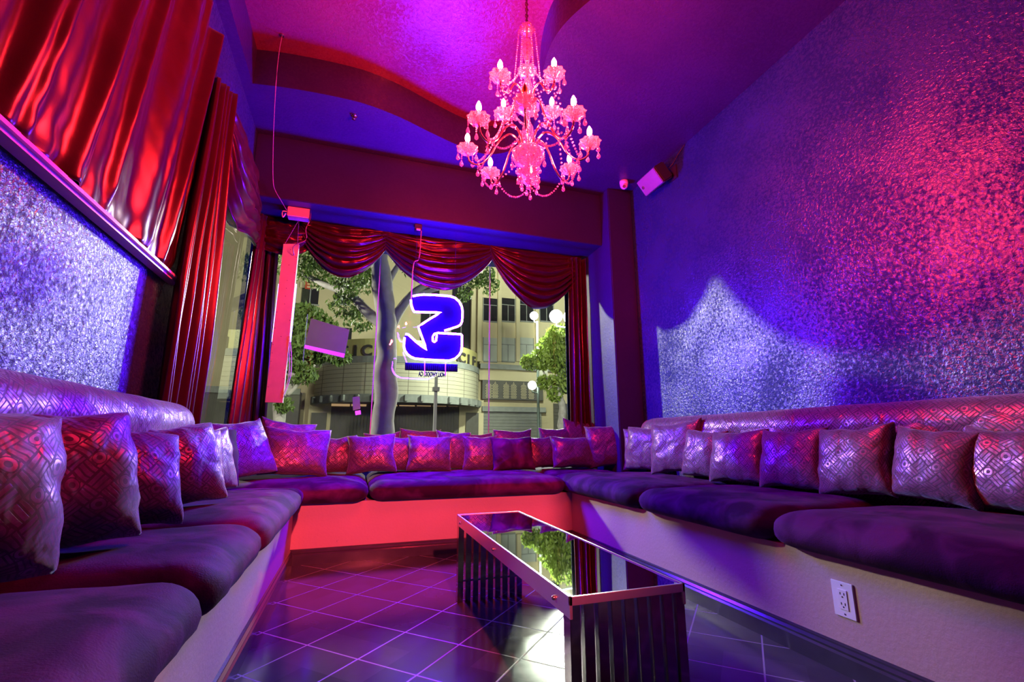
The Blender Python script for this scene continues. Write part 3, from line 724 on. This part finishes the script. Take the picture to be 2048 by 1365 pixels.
# ceiling hook + hanging cord
hk = Vector((-.74, 3.39, 3.91))
Hc = thing('hanging_cord', 'thin cord dropping from a ceiling hook to the transformer box', 'cord', tuple(hk))
bm = BM(); lathe(bm, [(.001, 0), (.018, .003), (.018, .009), (.001, .009)], (hk.x, hk.y, 3.91), 10); obj('hook_plate', bm, 'brass', Hc)
bm = BM(); pts = [hk, at(558, 105, 3.42), at(552, 165, 3.48), at(548, 240, 3.72), at(546, 300, 3.92), at(546, 360, 4.08), at(550, 380, 4.14), at(560, 398, 4.2), tc_ + Vector((-.10, -.03, 0))]
tube(bm, catmull(pts, 5), .0035, 5); obj('cord', bm, 'cord', Hc, True)

# ---------------------------------------------------------------- pink board (back of a tall sign)
b0, b1, b2, b3 = at(567, 488, 4.52), at(598, 488, 4.52), at(565, 806, 4.52), at(530, 805, 4.52)
BP = thing('sign_board', 'tall narrow pink-lit sign board hanging in the front window, seen from behind', 'sign', tuple((b2 + b3) / 2))
def qfn(p, d): return Vector((p.x, 4.52 + d, p.z))
bm = BM(); prism(bm, [b0, b1, b2, b3], qfn, 0, .05); obj('back_panel', bm, 'board_back', BP)
def lerp4(s, t): return (b0.lerp(b1, s)).lerp(b3.lerp(b2, s), t)
for s in (-.04, 1.05):
    bm = BM(); tube(bm, [lerp4(s, .26) + Vector((0, .04, 0)), lerp4(s, .63) + Vector((0, .04, 0))], .006, 6); obj('neon_edge', bm, 'neon_dim', BP, True)
rr = random.Random(5)
bm = BM(); bmesh.ops.create_icosphere(bm, subdivisions=1, radius=.0035); me_riv = bpy.data.meshes.new('rivet'); bm.to_mesh(me_riv); bm.free(); me_riv.materials.append(M['black_plastic'])
for k in range(18):
    p = lerp4(rr.choice((.08, .92, .5)), .04 + .92 * k / 18); o = bpy.data.objects.new('rivet', me_riv); COL.objects.link(o); o.parent = BP; o.location = p + Vector((0, -.002, 0)) - Vector(BP['origin'])
bm = BM(); top = Vector((-.64, 4.45, 2.89)); tube(bm, [lerp4(.1, 0), top, lerp4(.9, 0)], .0025, 4); obj('hanging_string', bm, 'cord', BP)
bm = BM(); tube(bm, catmull([lerp4(1.02, .6), lerp4(1.25, .72), lerp4(1.3, .85), lerp4(1.0, .97)], 6), .003, 5); tube(bm, catmull([lerp4(1.02, .62), lerp4(1.15, .74), lerp4(1.2, .85), lerp4(1.0, .95)], 6), .003, 5); obj('loose_wire', bm, 'white_plastic', BP, True)

# tilted sheets on the glass, their colour standing in for a reflection
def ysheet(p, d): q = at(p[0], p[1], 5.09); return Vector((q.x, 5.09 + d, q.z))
PS = thing('reflection_sheet', 'pale tilted sheet painted as a reflection on the window glass between pink board and tree trunk', 'painted_reflection', tuple(at(650, 705, 5.09)), 'sheets standing in for reflections on the glass')
bm = BM(); prism(bm, [(622, 637), (699, 660), (690, 708), (610, 690)], ysheet, 0, .002); obj('sheet', bm, 'painted_reflection', PS)
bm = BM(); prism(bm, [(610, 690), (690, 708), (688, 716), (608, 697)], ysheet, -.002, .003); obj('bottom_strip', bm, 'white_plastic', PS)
PS2 = thing('reflection_sheet', 'tiny pale sheet painted as a reflection low on the window glass left of the tree trunk', 'painted_reflection', tuple(at(712, 830, 5.09)), 'sheets standing in for reflections on the glass')
bm = BM(); prism(bm, [(705, 795), (719, 793), (721, 818), (706, 822)], ysheet, 0, .002); obj('sheet', bm, 'painted_reflection', PS2)
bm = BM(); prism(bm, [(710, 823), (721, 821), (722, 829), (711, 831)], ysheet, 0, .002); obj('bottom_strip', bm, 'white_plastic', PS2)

# ---------------------------------------------------------------- ceiling fittings
sp = Vector((-.19, 3.73, 3.6))
Sp = thing('fire_sprinkler', 'small fire sprinkler head on the blue-lit lower ceiling', 'sprinkler', tuple(sp))
bm = BM(); lathe(bm, [(.001, 0), (.032, -.001), (.026, -.010), (.001, -.012)], sp, 14); obj('escutcheon', bm, 'chrome', Sp, True)
bm = BM(); lathe(bm, [(.001, -.01), (.008, -.012), (.006, -.03), (.018, -.034), (.018, -.037), (.001, -.037)], sp, 10); obj('deflector', bm, 'brass', Sp, True)
dc = Vector((2.60, 3.90, 3.6))
Dc = thing('security_camera', 'white dome security camera on the ceiling before the pilaster', 'camera', tuple(dc))
bm = BM(); lathe(bm, [(.001, 0), (.047, -.001), (.047, -.02), (.043, -.045), (.001, -.045)], dc, 18); obj('mount', bm, 'white_plastic', Dc, True)
bm = BM(); bmesh.ops.create_uvsphere(bm, u_segments=18, v_segments=12, radius=.042, matrix=Matrix.Translation(dc + Vector((0, 0, -.052)))); ey = obj('eyeball', bm, 'white_plastic', Dc, True)
dv = (EYE - dc).normalized(); bm = BM(); c0 = dc + Vector((0, 0, -.052)) + (dv + Vector((0, 0, -.25))).normalized() * .038
tube(bm, [c0, c0 + dv * .008], .017, 14); obj('lens', bm, 'black_plastic', ey)
Pk = thing('fill_spotlight', 'red spot lamp added on the wall behind the viewer to brighten the far bench', 'fill_spotlight', tuple(SPOT_AT))
dv = (Vector((.45, 3.7, .28)) - SPOT_AT).normalized()
bm = BM(); tube(bm, [SPOT_AT - dv * .22, SPOT_AT - dv * .20, SPOT_AT - dv * .04], [.05, .075, .08], 16); obj('housing', bm, 'black_plastic', Pk)
bm = BM(); tube(bm, [SPOT_AT - dv * .12, (SPOT_AT.x, -2.6, SPOT_AT.z + .10)], .015, 8); obj('bracket', bm, 'black_plastic', Pk)
# wall speaker
sc_ = on_x(1304, 362, 2.62)
Sk = thing('wall_speaker', 'tilted grey-fronted box speaker on a bracket high on the right wall', 'speaker', tuple(sc_))
from mathutils import Euler
RM = Matrix.Translation(sc_) @ Matrix.Rotation(math.radians(-38), 4, 'Y')
t = BM(); box(t, -.03, .11, -.15, .15, -.09, .09, .012); t.transform(RM); obj('cabinet', t, 'black_plastic', Sk)
t = BM(); box(t, -.042, -.028, -.142, .142, -.082, .082, .005); t.transform(RM); gr = obj('grille', t, 'speaker_grey', Sk)
t = BM(); tube(t, [Vector((-.040, .10, .0)), Vector((-.047, .10, .0))], .016, 12); t.transform(RM); obj('badge', t, 'brass', gr)
bm = BM(); tube(bm, [sc_ + Vector((.06, -.05, .03)), (2.78, sc_.y - .10, sc_.z + .05)], .018, 8); box(bm, 2.785, 2.80, sc_.y - .16, sc_.y - .04, sc_.z - .02, sc_.z + .12); obj('bracket', bm, 'black_plastic', Sk)
bm = BM(); tube(bm, catmull([(2.795, sc_.y - .30, 3.59), (2.78, sc_.y - .22, 3.54), (2.76, sc_.y - .1, 3.46), sc_ + Vector((.05, .0, .09))], 6), .004, 5); obj('cable', bm, 'black_plastic', Sk, True)

# ---------------------------------------------------------------- chandelier
cx, cy = .80, 2.10
Ch = thing('chandelier', 'red-lit crystal chandelier with two tiers of candle bulbs hanging from the ceiling recess', 'chandelier', (cx, cy, 2.15))
def L(prof, z, name, mat='crystal', n=20, fl=0, fnn=0):
    bm = BM(); lathe(bm, prof, (cx, cy, z), n, fl, fnn); return obj(name, bm, mat, Ch, True)
L([(.004, -.75), (.006, .55)], 3.10 - .1, 'central_rod', 'brass', 8)
L([(.004, -.06), (.03, -.055), (.07, -.03), (.088, .01), (.09, .03), (.075, .035), (.04, .03)], 2.36, 'centre_bowl', 'crystal', 24, .05, 8)
L([(.004, -.03), (.02, -.03), (.05, -.012), (.058, .004), (.05, .006), (.01, 0)], 2.275, 'bottom_dish', 'crystal', 24, .06, 8)
L([(.006, -.03), (.014, -.025), (.018, 0), (.008, .02)], 2.225, 'finial', 'crystal', 12)
L([(.012, -.10), (.022, -.08), (.034, -.03), (.030, .02), (.014, .06), (.012, .09)], 2.52, 'lower_baluster', 'crystal', 16, .05, 8)
L([(.01, -.02), (.045, -.008), (.068, .018), (.066, .022), (.02, .01)], 2.655, 'middle_dish', 'crystal', 24, .06, 8)
L([(.012, -.10), (.026, -.06), (.034, -.01), (.022, .05), (.012, .08)], 2.79, 'upper_baluster', 'crystal', 16, .05, 8)
L([(.01, -.022), (.04, -.008), (.056, .016), (.052, .02), (.02, .01)], 2.90, 'upper_dish', 'crystal', 24, .06, 8)
L([(.010, -.08), (.016, -.06), (.030, .01), (.034, .04), (.022, .07), (.006, .085)], 3.05, 'teardrop', 'crystal', 16, .06, 8)
L([(.012, -.01), (.036, -.002), (.046, .018), (.036, .034), (.018, .042), (.006, .045)], 3.185, 'crown', 'crystal', 20, .06, 8)
bm = BM()
z = 3.235; k = 0
while z < 3.93:
    # chain links
    pts = [(cx + (.009 * math.cos(a) if k % 2 else 0), cy + (0 if k % 2 else .009 * math.cos(a)), z + .014 * math.sin(a)) for a in [2 * PI * q / 10 for q in range(11)]]
    tube(bm, pts, .0025, 5); z += .021; k += 1
obj('chain', bm, 'brass', Ch, True)
L([(.004, -.04), (.05, -.03), (.06, -.008), (.06, 0)], 3.92, 'ceiling_canopy', 'brass', 20)

def shared(name, bm, mat):
    me = bpy.data.meshes.new(name); bm.to_mesh(me); bm.free(); me.materials.append(M[mat])
    for p in me.polygons: p.use_smooth = True
    return me
bm = BM(); lathe(bm, [(.006, -.022), (.022, -.018), (.044, -.004), (.058, .014), (.056, .018), (.040, .004), (.012, -.006)], n=40, flute=.09, fn=10); me_bob = shared('bobeche', bm, 'crystal')
for p in me_bob.polygons: p.use_smooth = False
bm = BM(); lathe(bm, [(.009, 0), (.009, .055)], n=10); me_slv = shared('candle_sleeve', bm, 'sleeve')
bprof = [(.006, .055), (.011, .062), (.0145, .075), (.0135, .088), (.008, .102), (.002, .114)]
bm = BM(); lathe(bm, bprof, n=8); me_bulb = shared('bulb', bm, 'bulb')
bm = BM(); lathe(bm, bprof, n=10); me_off = shared('bulb', bm, 'bulb_off')
bm = BM()
for q in range(3): bmesh.ops.create_icosphere(bm, subdivisions=1, radius=.0052, matrix=Matrix.Translation((0, 0, -.006 - q * .0125)))
lathe(bm, [(.001, -.040), (.004, -.046), (.011, -.066), (.0105, -.074), (.001, -.084)], n=8); me_pend = shared('pendant', bm, 'crystal')
def sub(name, me, parent, wp):
    o = bpy.data.objects.new(name, me); COL.objects.link(o); o.parent = parent; o.location = Vector(wp) - Vector(Ch['origin']); return o
def arm(ang, prof, R, H, off=False):
    a = math.radians(ang); dx, dy = math.cos(a), math.sin(a)
    pts = catmull([(cx + r * dx, cy + r * dy, zz) for r, zz in prof], 6)
    bm = BM(); tube(bm, pts, .0055, 7); ar = obj('arm', bm, 'brass', Ch, True)
    e = Vector((cx + R * dx, cy + R * dy, H))
    sub('bobeche', me_bob, ar, e); sub('candle_sleeve', me_slv, ar, e)
    b = sub('bulb', me_off if off else me_bulb, ar, e)
    if off: b['label'] = 'unlit orange bulb'
    for k in range(5):
        t_ = a + .5 + k * 2 * PI / 5; sub('pendant', me_pend, ar, e + Vector((.053 * math.cos(t_), .053 * math.sin(t_), .010)))
    return e
low = [(.04, 2.39), (.055, 2.47), (.10, 2.51), (.16, 2.47), (.215, 2.375), (.27, 2.33), (.32, 2.35), (.338, 2.405)]
up = [(.03, 2.70), (.06, 2.765), (.10, 2.77), (.14, 2.70), (.175, 2.675), (.20, 2.70), (.205, 2.735)]
ends = [arm(247 + 45 * k, low, .338, 2.42, off=(k == 0)) for k in range(8)]
uends = [arm(204 + 90 * k, up, .205, 2.745) for k in range(4)]
def strand(p0, p1, sag, n, r=.0065, name='bead_strand'):
    bm = BM(); p0, p1 = Vector(p0), Vector(p1)
    for k in range(n + 1):
        t_ = k / n; p = p0.lerp(p1, t_); p.z -= sag * 4 * t_ * (1 - t_)
        bmesh.ops.create_icosphere(bm, subdivisions=1, radius=r, matrix=Matrix.Translation(p))
    obj(name, bm, 'crystal', Ch, True)
for k in range(6):
    a = math.radians(248 + 30 + 60 * k)
    strand((cx + .046 * math.cos(a), cy + .046 * math.sin(a), 3.20), (cx + .075 * math.cos(a), cy + .075 * math.sin(a), 2.84), .0, 24, .0052)
for k in range(4):
    e = uends[k]; n2 = uends[(k + 1) % 4]
    a = math.radians(204 + 90 * k)
    strand((cx + .05 * math.cos(a), cy + .05 * math.sin(a), 2.90), e + Vector((0, 0, -.02)), .05, 16)
    strand(e + Vector((0, 0, -.02)), n2 + Vector((0, 0, -.02)), .10, 20, .0055)
for k in range(8):
    e, n2 = ends[k], ends[(k + 1) % 8]
    lo = lambda q: Vector((cx + (q.x - cx) * .82, cy + (q.y - cy) * .82, 2.35))
    strand(lo(e), lo(n2), .09, 18)
    strand(uends[k // 2] + Vector((0, 0, -.03)), lo(e), .05, 18)
    a = math.radians(248 + 45 * k); rp = Vector((cx + .055 * math.cos(a), cy + .055 * math.sin(a), 2.28))
    sub('pendant', me_pend, Ch, rp)
    sub('pendant', me_pend, Ch, lo(e) + Vector((0, 0, -.01)))
    sub('pendant', me_pend, Ch, Vector((cx + .088 * math.cos(a), cy + .088 * math.sin(a), 2.38)))

# ---------------------------------------------------------------- outside: ground, theatre, buildings, trees, lamps
bm = BM(); box(bm, -60, 60, YG + .3, 60, -.2, -.05); struct('ground', bm, 'asphalt')
YF = 34.0
def rect(bm, x0, y0, x1, y1, Y, d0, d1):
    """facade rectangle given by its photo corners, standing at depth Y"""
    a, b = at(x0, (y0 + y1) / 2, Y), at(x1, (y0 + y1) / 2, Y); zt, zb = at((x0 + x1) / 2, y0, Y).z, at((x0 + x1) / 2, y1, Y).z
    box(bm, a.x, b.x, Y + d0, Y + d1, zb, zt)
# right building
RB = thing('office_building', 'cream stucco building with two rows of windows across the street on the right', 'building', (11, YF, 0))
bm = BM(); box(bm, 8.75, 17.6, YF, YF + 6, 5.3, 22); obj('wall', bm, 'cream', RB)
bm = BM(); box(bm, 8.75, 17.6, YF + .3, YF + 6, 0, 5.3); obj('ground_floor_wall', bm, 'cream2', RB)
for (xa, xb) in ((967, 994), (1003, 1029), (1040, 1066), (1080, 1106)):
    for (ya, yb, mt) in ((597, 643, 'dark_pane'), (676, 723, 'pale_pane')):
        c0, c1 = at(xa, (ya + yb) / 2 + (xa - 967) * .05, YF), at(xb, (ya + yb) / 2 + (xa - 967) * .05, YF)
        zt, zb = at((xa + xb) / 2, ya, YF).z, at((xa + xb) / 2, yb, YF).z
        bm = BM(); box(bm, c0.x, c1.x, YF - .12, YF + .1, zb - .1, zb); box(bm, c0.x - .07, c0.x, YF - .06, YF + .1, zb, zt); box(bm, c1.x, c1.x + .07, YF - .06, YF + .1, zb, zt); box(bm, (c0.x + c1.x) / 2 - .03, (c0.x + c1.x) / 2 + .03, YF - .03, YF, zb, zt - .55); box(bm, c0.x, c1.x, YF - .03, YF, zt - .6, zt - .54)
        wf = obj('window', bm, 'stone', RB)
        bm = BM(); box(bm, c0.x, c1.x, YF - .015, YF + .05, zb, zt); obj('pane', bm, mt, wf)
for x in (958, 998, 1034.5, 1073):
    c = at(x, 640, YF); bm = BM(); box(bm, c.x - .16, c.x + .16, YF - .22, YF, at(x, 724, YF).z, 22); obj('pier', bm, 'cream', RB)
bm = BM(); box(bm, 8.75, 17.6, YF - .35, YF, at(1010, 738, YF).z - .1, at(1010, 731, YF).z); obj('ledge', bm, 'stone', RB)
zt, zb = at(1010, 762, YF).z, at(1010, 800, YF).z
bm = BM(); box(bm, 9.0, 14.0, YF - .05, YF + .35, zb, zt); obj('screen_band', bm, 'dark_gate', RB)
for i, px in enumerate((977, 990, 1012, 1027, 1047, 1062)):
    c = at(px, 781, YF); bm = BM(); hw, hh = .24, (zt - zb) * .42
    for a in range(-4, 5):
        for b in range(-7, 8):
            x_, z_ = a * .085 + (.042 if b % 2 else 0), b * .1
            if abs(x_) < hw and abs(z_) < hh and abs(x_) < hw * (1.15 - max(0, z_ / hh) ** 2): bmesh.ops.create_circle(bm, cap_ends=True, segments=5, radius=.036, matrix=Matrix.Translation((c.x + x_, YF - .07, (zt + zb) / 2 + z_)) @ Matrix.Rotation(PI / 2, 4, 'X'))
    r_ = bmesh.ops.extrude_face_region(bm, geom=bm.faces[:]); bmesh.ops.translate(bm, verts=[v for v in r_['geom'] if isinstance(v, bmesh.types.BMVert)], vec=(0, .03, 0))
    obj('lattice_arch', bm, 'cream', RB)
bm = BM(); box(bm, 9.0, 14.2, YF - .1, YF + .3, at(1010, 824, YF).z, at(1010, 814, YF).z); obj('shutter_hood', bm, 'stone', RB)
bm = BM(); x = 9.15
zz = 0
while zz < at(1010, 824, YF).z - .05: box(bm, 9.15, 13.9, YF + .12 - .03 * (int(zz / .12) % 2), YF + .3, zz, zz + .12); zz += .12
obj('roller_shutter', bm, 'grey_metal', RB)
bm = BM(); zz = 0
while zz < 3.6: box(bm, 15.0, 17.2, YF + .14 - .03 * (int(zz / .14) % 2), YF + .3, zz, zz + .14); zz += .14
obj('roller_shutter', bm, 'dark_gate', RB)

# theatre
TH_ = thing('theatre_building', 'old cream theatre with a curved marquee across the street', 'building', (3, YF, 0))
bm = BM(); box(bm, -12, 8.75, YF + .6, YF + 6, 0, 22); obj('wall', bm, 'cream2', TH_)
for (xa, xb, ya, yb) in ((605, 636, 575, 610), (672, 700, 560, 610), (672, 700, 655, 715), (575, 590, 640, 690), (845, 875, 560, 700), (905, 940, 570, 700)):
    c0, c1 = at(xa, ya, YF + .6), at(xb, yb, YF + .6)
    bm = BM(); box(bm, c0.x - .08, c1.x + .08, YF + .5, YF + .62, c1.z - .1, c1.z); box(bm, (c0.x + c1.x) / 2 - .04, (c0.x + c1.x) / 2 + .04, YF + .52, YF + .6, c1.z, c0.z); wf = obj('window', bm, 'stone', TH_)
    bm = BM(); box(bm, c0.x, c1.x, YF + .56, YF + .62, c1.z, c0.z); obj('pane', bm, 'dark_pane', wf)
bm = BM(); box(bm, 8.1, 8.5, YF + .2, YF + .7, 5, 22); obj('pier', bm, 'cream', TH_)
# curved marquee
mc = Vector((2.9, YF + 1.6)); MRx, MRy = 6.05, 5.6
def mpt(t, k=1.0): return mc.x + MRx * k * math.cos(t), mc.y - MRy * k * math.sin(t)
def curved(name, z0, z1, k, mat, seg=48, extra=None):
    bm = BM(); ps = [mpt(PI * (.10 + .80 * i / seg), k) for i in range(seg + 1)]
    ps = [(p[0], p[1]) for p in ps]
    inner = [mpt(PI * (.10 + .80 * i / seg), k - .05) for i in range(seg + 1)][::-1]
    prism(bm, ps + inner, zf, z0, z1); return obj(name, bm, mat, TH_ if extra is None else extra)
zA, zB, zC, zD = at(800, 728, YF - 3.6).z, at(800, 790, YF - 3.6).z, at(800, 806, YF - 3.6).z, at(800, 712, YF - 3.6).z
def m_board():
    g = NG('marquee_letter_board'); tc = g.new('ShaderNodeTexCoord'); sx = g.new('ShaderNodeSeparateXYZ'); g.link(tc.outputs['Object'], sx.inputs[0])
    lz = g.math('GREATER_THAN', g.math('FRACT', g.math('MULTIPLY', sx.outputs[2], 3.6)), .1)
    lx = g.math('GREATER_THAN', g.math('FRACT', g.math('MULTIPLY', sx.outputs[0], .75)), .03)
    return g.done(g.pbr(g.mix(g.math('MULTIPLY', lz, lx), (.22, .19, .14), (.62, .57, .42)), .6))
M['board'] = m_board()
mb = curved('letter_board', zB, zA, 1.0, 'board')
curved('upper_cornice', zA, zD - .1, 1.01, 'stone'); curved('lower_cornice', zC, zB, 1.03, 'stone')
bm = BM(); prism(bm, [mpt(PI * (.10 + .80 * i / 40), .97) for i in range(41)], zf, zC + .1, zC + .25); obj('canopy_soffit', bm, 'dark_gate', TH_)
for i in range(15):
    t_ = PI * (.14 + .72 * i / 14); x, y = mpt(t_, 1.04); bm = BM(); obox(bm, (x, y, (zC + zB) / 2), (.22, .22, (zB - zC) * .8), (0, 0, -t_ + PI / 2), .03); obj('bracket', bm, 'stone', TH_)
zE = at(920, 700, YF - 3.2).z
curved('name_panel', zD - .1, zE + .35, .98, 'letter_gold')
word = 'PACIFIC'
def marquee_angle(px):
    best = min(range(0, 181), key=lambda k: abs((lambda c: CX + F_PX * c.x / -c.z)(ROT.transposed() @ (Vector((*mpt(PI * k / 180), (zD + zE) / 2)) - EYE)) - px))
    return PI * best / 180
for spots in ((600, 622, 644, 666, 688, 709, 732), (895, 911, 926, 938.5, 949.5, 957.5, 963.5)):
    for i, ch in enumerate(word):
        px = spots[i]
        t_ = marquee_angle(px)
        x, y = mpt(t_, .985); bm = text_bm(ch, 1.0, .06)
        bm.transform(Matrix.Translation((x, y - .03, zD + .22)) @ Matrix.Rotation(-(PI / 2 - t_) * -.8, 4, 'Z') @ Matrix.Rotation(PI / 2, 4, 'X'))
        obj('letter', bm, 'letter_dark', TH_)
# ground floor of the theatre
def bay(x0, x1, y0, mat, name, Y=YF + .1, ribs=0):
    a, b, zt = at(x0, 850, Y).x, at(x1, 850, Y).x, at((x0 + x1) / 2, y0, Y).z
    bm = BM(); box(bm, a, b, Y, Y + .3, 0, zt)
    if ribs:
        n = int((b - a) / ribs)
        for i in range(n): box(bm, a + i * ribs, a + i * ribs + ribs * .35, Y - .06, Y, 0, zt)
    return obj(name, bm, mat, TH_)
bay(615, 660, 808, 'cream', 'entrance_pier'); bay(918, 967, 800, 'cream', 'entrance_pier')
bay(621, 652, 826, 'dark_gate', 'poster_door', YF - .05); bay(932, 957, 826, 'dark_gate', 'poster_door', YF - .05)
bay(660, 918, 796, 'dark_gate', 'folding_gate', YF + .2, .22)
for (a, b) in ((663, 700), (703, 733), (778, 795), (799, 830), (834, 862), (866, 893), (897, 916)):
    q = BM(); rect(q, a, 800, b, 813, YF + .1, 0, .06); obj('transom_light', q, 'amber', TH_)
# far left building
LB = thing('brick_building', 'dark shuttered building across the street at the left end of the window', 'building', (-9, YF - 1, 0))
bm = BM(); box(bm, -14, -3.6, YF - 1, YF, 0, 3.9); obj('wall', bm, 'dark_gate', LB)
bm = BM(); box(bm, -14, -3.6, YF - 1.15, YF - .9, 3.7, 4.1); obj('cornice', bm, 'stone', LB)
bm = text_bm('E', .75, .04); c = at(615, 572, YF + .45); bm.transform(Matrix.Translation(c) @ Matrix.Rotation(PI / 2, 4, 'X')); obj('letter', bm, 'red_letter', TH_)
q = BM(); rect(q, 600, 566, 640, 577, YF + .55, 0, .05); obj('sign_panel', q, 'cream', TH_)

# trees
def tree(name, label, base, trunk_pts, radii, branches, blobs, leaf, nleaf, lsize, seed):
    T_ = thing(name, label, 'tree', base)
    bm = BM(); tube(bm, catmull(trunk_pts, 6), [radii[0] + (radii[1] - radii[0]) * i / (6 * (len(trunk_pts) - 1)) * (1 + .1 * math.sin(i * 1.7)) for i in range(6 * (len(trunk_pts) - 1) + 1)], 14)
    for v in bm.verts: v.co += Vector((noise.noise(v.co * 2.2), noise.noise(v.co * 2.2 + Vector((5, 0, 0))), 0)) * radii[0] * .35
    obj('trunk', bm, 'bark', T_, True)
    for b, r0, r1 in branches:
        bm = BM(); tube(bm, catmull(b, 6), [r0 + (r1 - r0) * i / (6 * (len(b) - 1)) for i in range(6 * (len(b) - 1) + 1)], 10); obj('branch', bm, 'bark', T_, True)
    rnd = random.Random(seed); bm = BM(); tot = sum(b[1] ** 2 for b in blobs)
    for c, r in blobs:
        c = Vector(c)
        for _ in range(int(nleaf * r * r / tot)):
            while True:
                d = Vector((rnd.uniform(-1, 1), rnd.uniform(-1, 1), rnd.uniform(-1, 1)))
                if .25 < d.length < 1 and noise.noise((c + d * r) * 1.4 / max(.3, lsize * 6)) > -.25: break
            p = c + Vector((d.x * r, d.y * r, d.z * r * .8)); s = lsize * rnd.uniform(.6, 1.4)
            e = Euler((rnd.uniform(0, 6), rnd.uniform(0, 6), rnd.uniform(0, 6))).to_matrix()
            vs = [bm.verts.new(p + e @ Vector(q_)) for q_ in ((-s, 0, 0), (0, -s * .45, s * .1), (s, 0, 0), (0, s * .45, s * .1))]
            bm.faces.new(vs)
    o = obj('foliage', bm, leaf, T_); o['kind'] = 'stuff'
    return T_
def A(px, py, Y): return tuple(at(px, py, Y))
tb = at(765, 870, 9); 
tree('street_tree', 'thick grey forked street tree right outside the front window', (tb.x, tb.y, -.05),
     [(tb.x, 9, -.05), A(766, 860, 9), A(772, 760, 9), A(774, 680, 9), A(770, 620, 9), A(762, 560, 9.0), A(756, 500, 9)], (.24, .17),
     [([A(768, 650, 9), A(735, 625, 9.4), A(700, 590, 10), A(650, 570, 10.6), A(600, 545, 11.2)], .13, .05), ([A(778, 660, 9), A(800, 620, 9.1), A(835, 580, 9.3), A(880, 560, 9.6)], .12, .05), ([A(760, 600, 9), A(790, 540, 9.3), A(830, 490, 9.6)], .09, .04), ([A(830, 590, 9.3), A(900, 570, 9.8), A(960, 540, 10.4)], .05, .03)],
     [(A(590, 520, 11.2), .6), (A(640, 545, 11), .5), (A(690, 610, 9.8), .38), (A(720, 640, 10.2), .36), (A(700, 560, 9.5), .42), (A(735, 560, 10), .4), (A(830, 520, 10), .5), (A(900, 500, 10.4), .6), (A(950, 545, 10.8), .50), (A(975, 570, 11.2), .34), (A(930, 590, 11), .26), (A(660, 500, 11), .6)],
     'leaf', 5200, .055, 3)
t2 = at(558, 860, 22)
tree('sidewalk_tree', 'round leafy sidewalk tree across the street behind the pink board', (t2.x, 22, -.05),
     [(t2.x, 22, -.05), A(557, 860, 22), A(560, 800, 22), A(580, 770, 22), A(600, 730, 22)], (.28, .16),
     [([A(575, 790, 22), A(600, 765, 22), A(630, 730, 22)], .10, .05)],
     [(A(590, 680, 22), 1.25), (A(630, 690, 22.3), 1.2), (A(610, 640, 22), .95), (A(655, 700, 22), .75), (A(590, 745, 22), .7), (A(680, 715, 22), .5), (A(610, 750, 21.7), .55), (A(570, 812, 21.5), .4), (A(545, 690, 22), .9), (A(650, 655, 22), .6)],
     'leaf', 6500, .13, 5)
t3 = at(1122, 860, 23)
tree('sidewalk_tree', 'bright green sidewalk tree under the street lamps near the right drape', (t3.x, 23, -.05),
     [(t3.x, 23, -.05), A(1124, 860, 23), A(1124, 815, 23), A(1118, 790, 23), A(1110, 750, 23)], (.26, .14),
     [([A(1121, 805, 23), A(1100, 770, 23), A(1085, 740, 23)], .09, .04)],
     [(A(1110, 700, 23), 1.15), (A(1135, 720, 23), 1.2), (A(1085, 720, 23), .8), (A(1120, 672, 23), .85), (A(1095, 765, 23), .6), (A(1130, 770, 23), .8), (A(1060, 725, 23), .55), (A(1110, 790, 23), .45), (A(1160, 740, 23), 1.1)],
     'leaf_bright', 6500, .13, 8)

# street lamps
def street_lamp(base, heads, label, banner=None):
    S_ = thing('street_lamp', label, 'street lamp', base)
    top = max(h.z for h in heads)
    bm = BM(); lathe(bm, [(.22, 0), (.2, .5), (.11, .7), (.08, 3), (.055, top - .3)], (base[0], base[1], base[2]), 12); obj('pole', bm, 'iron', S_, True)
    for h in heads:
        bm = BM(); tube(bm, [(base[0], base[1], h.z - .45), (h.x, h.y, h.z - .40), (h.x, h.y, h.z - .20)], .035, 6); ar = obj('arm', bm, 'iron', S_)
        bm = BM(); bmesh.ops.create_uvsphere(bm, u_segments=14, v_segments=10, radius=.26, matrix=Matrix.Translation(h)); obj('globe', bm, 'lamp_white', ar, True)
    if banner:
        bm = BM(); box(bm, *banner); obj('banner', bm, 'banner', S_)
l1 = at(1068, 632, 26); l2 = at(1062, 772, 26)
p1 = at(1071, 870, 26)
bt, bb = at(1075, 700, 26).z, at(1075, 756, 26).z
street_lamp((p1.x + .2, 26, -.05), [Vector((l1.x, 26, l1.z)), Vector((l2.x, 25.8, l2.z))], 'iron street lamp with a banner left of the bright green tree', (p1.x + .3, p1.x + .85, 25.97, 26.03, bb, bt))
l3 = at(1112, 633, 16)
street_lamp((l3.x + 1.6, 16.2, -.05), [l3, l3 + Vector((.6, 0, .02))], 'tall street lamp with the brightest glare beside the right drape')
street_lamp((-6.1, 12.7, -.05), [Vector((-5.6, 12.7, 6.05))], 'street lamp up the street beyond the left wall')
street_lamp((9.6, 7.9, -.05), [Vector((9.0, 7.6, 6.7))], 'street lamp on the near sidewalk beyond the right wall')
# traffic post with signal boxes seen below the neon
p5 = at(872, 770, 14)
SP = thing('traffic_post', 'grey metal post standing below the neon sign outside', 'post', (p5.x, 14, -.05))
bm = BM(); box(bm, p5.x - .045, p5.x + .045, 13.95, 14.05, -.05, at(872, 755, 14).z); obj('post', bm, 'stone', SP)
bm = BM(); box(bm, p5.x - .1, p5.x + .1, 13.9, 14.1, at(872, 775, 14).z - .12, at(872, 775, 14).z); obj('collar', bm, 'grey_metal', SP)
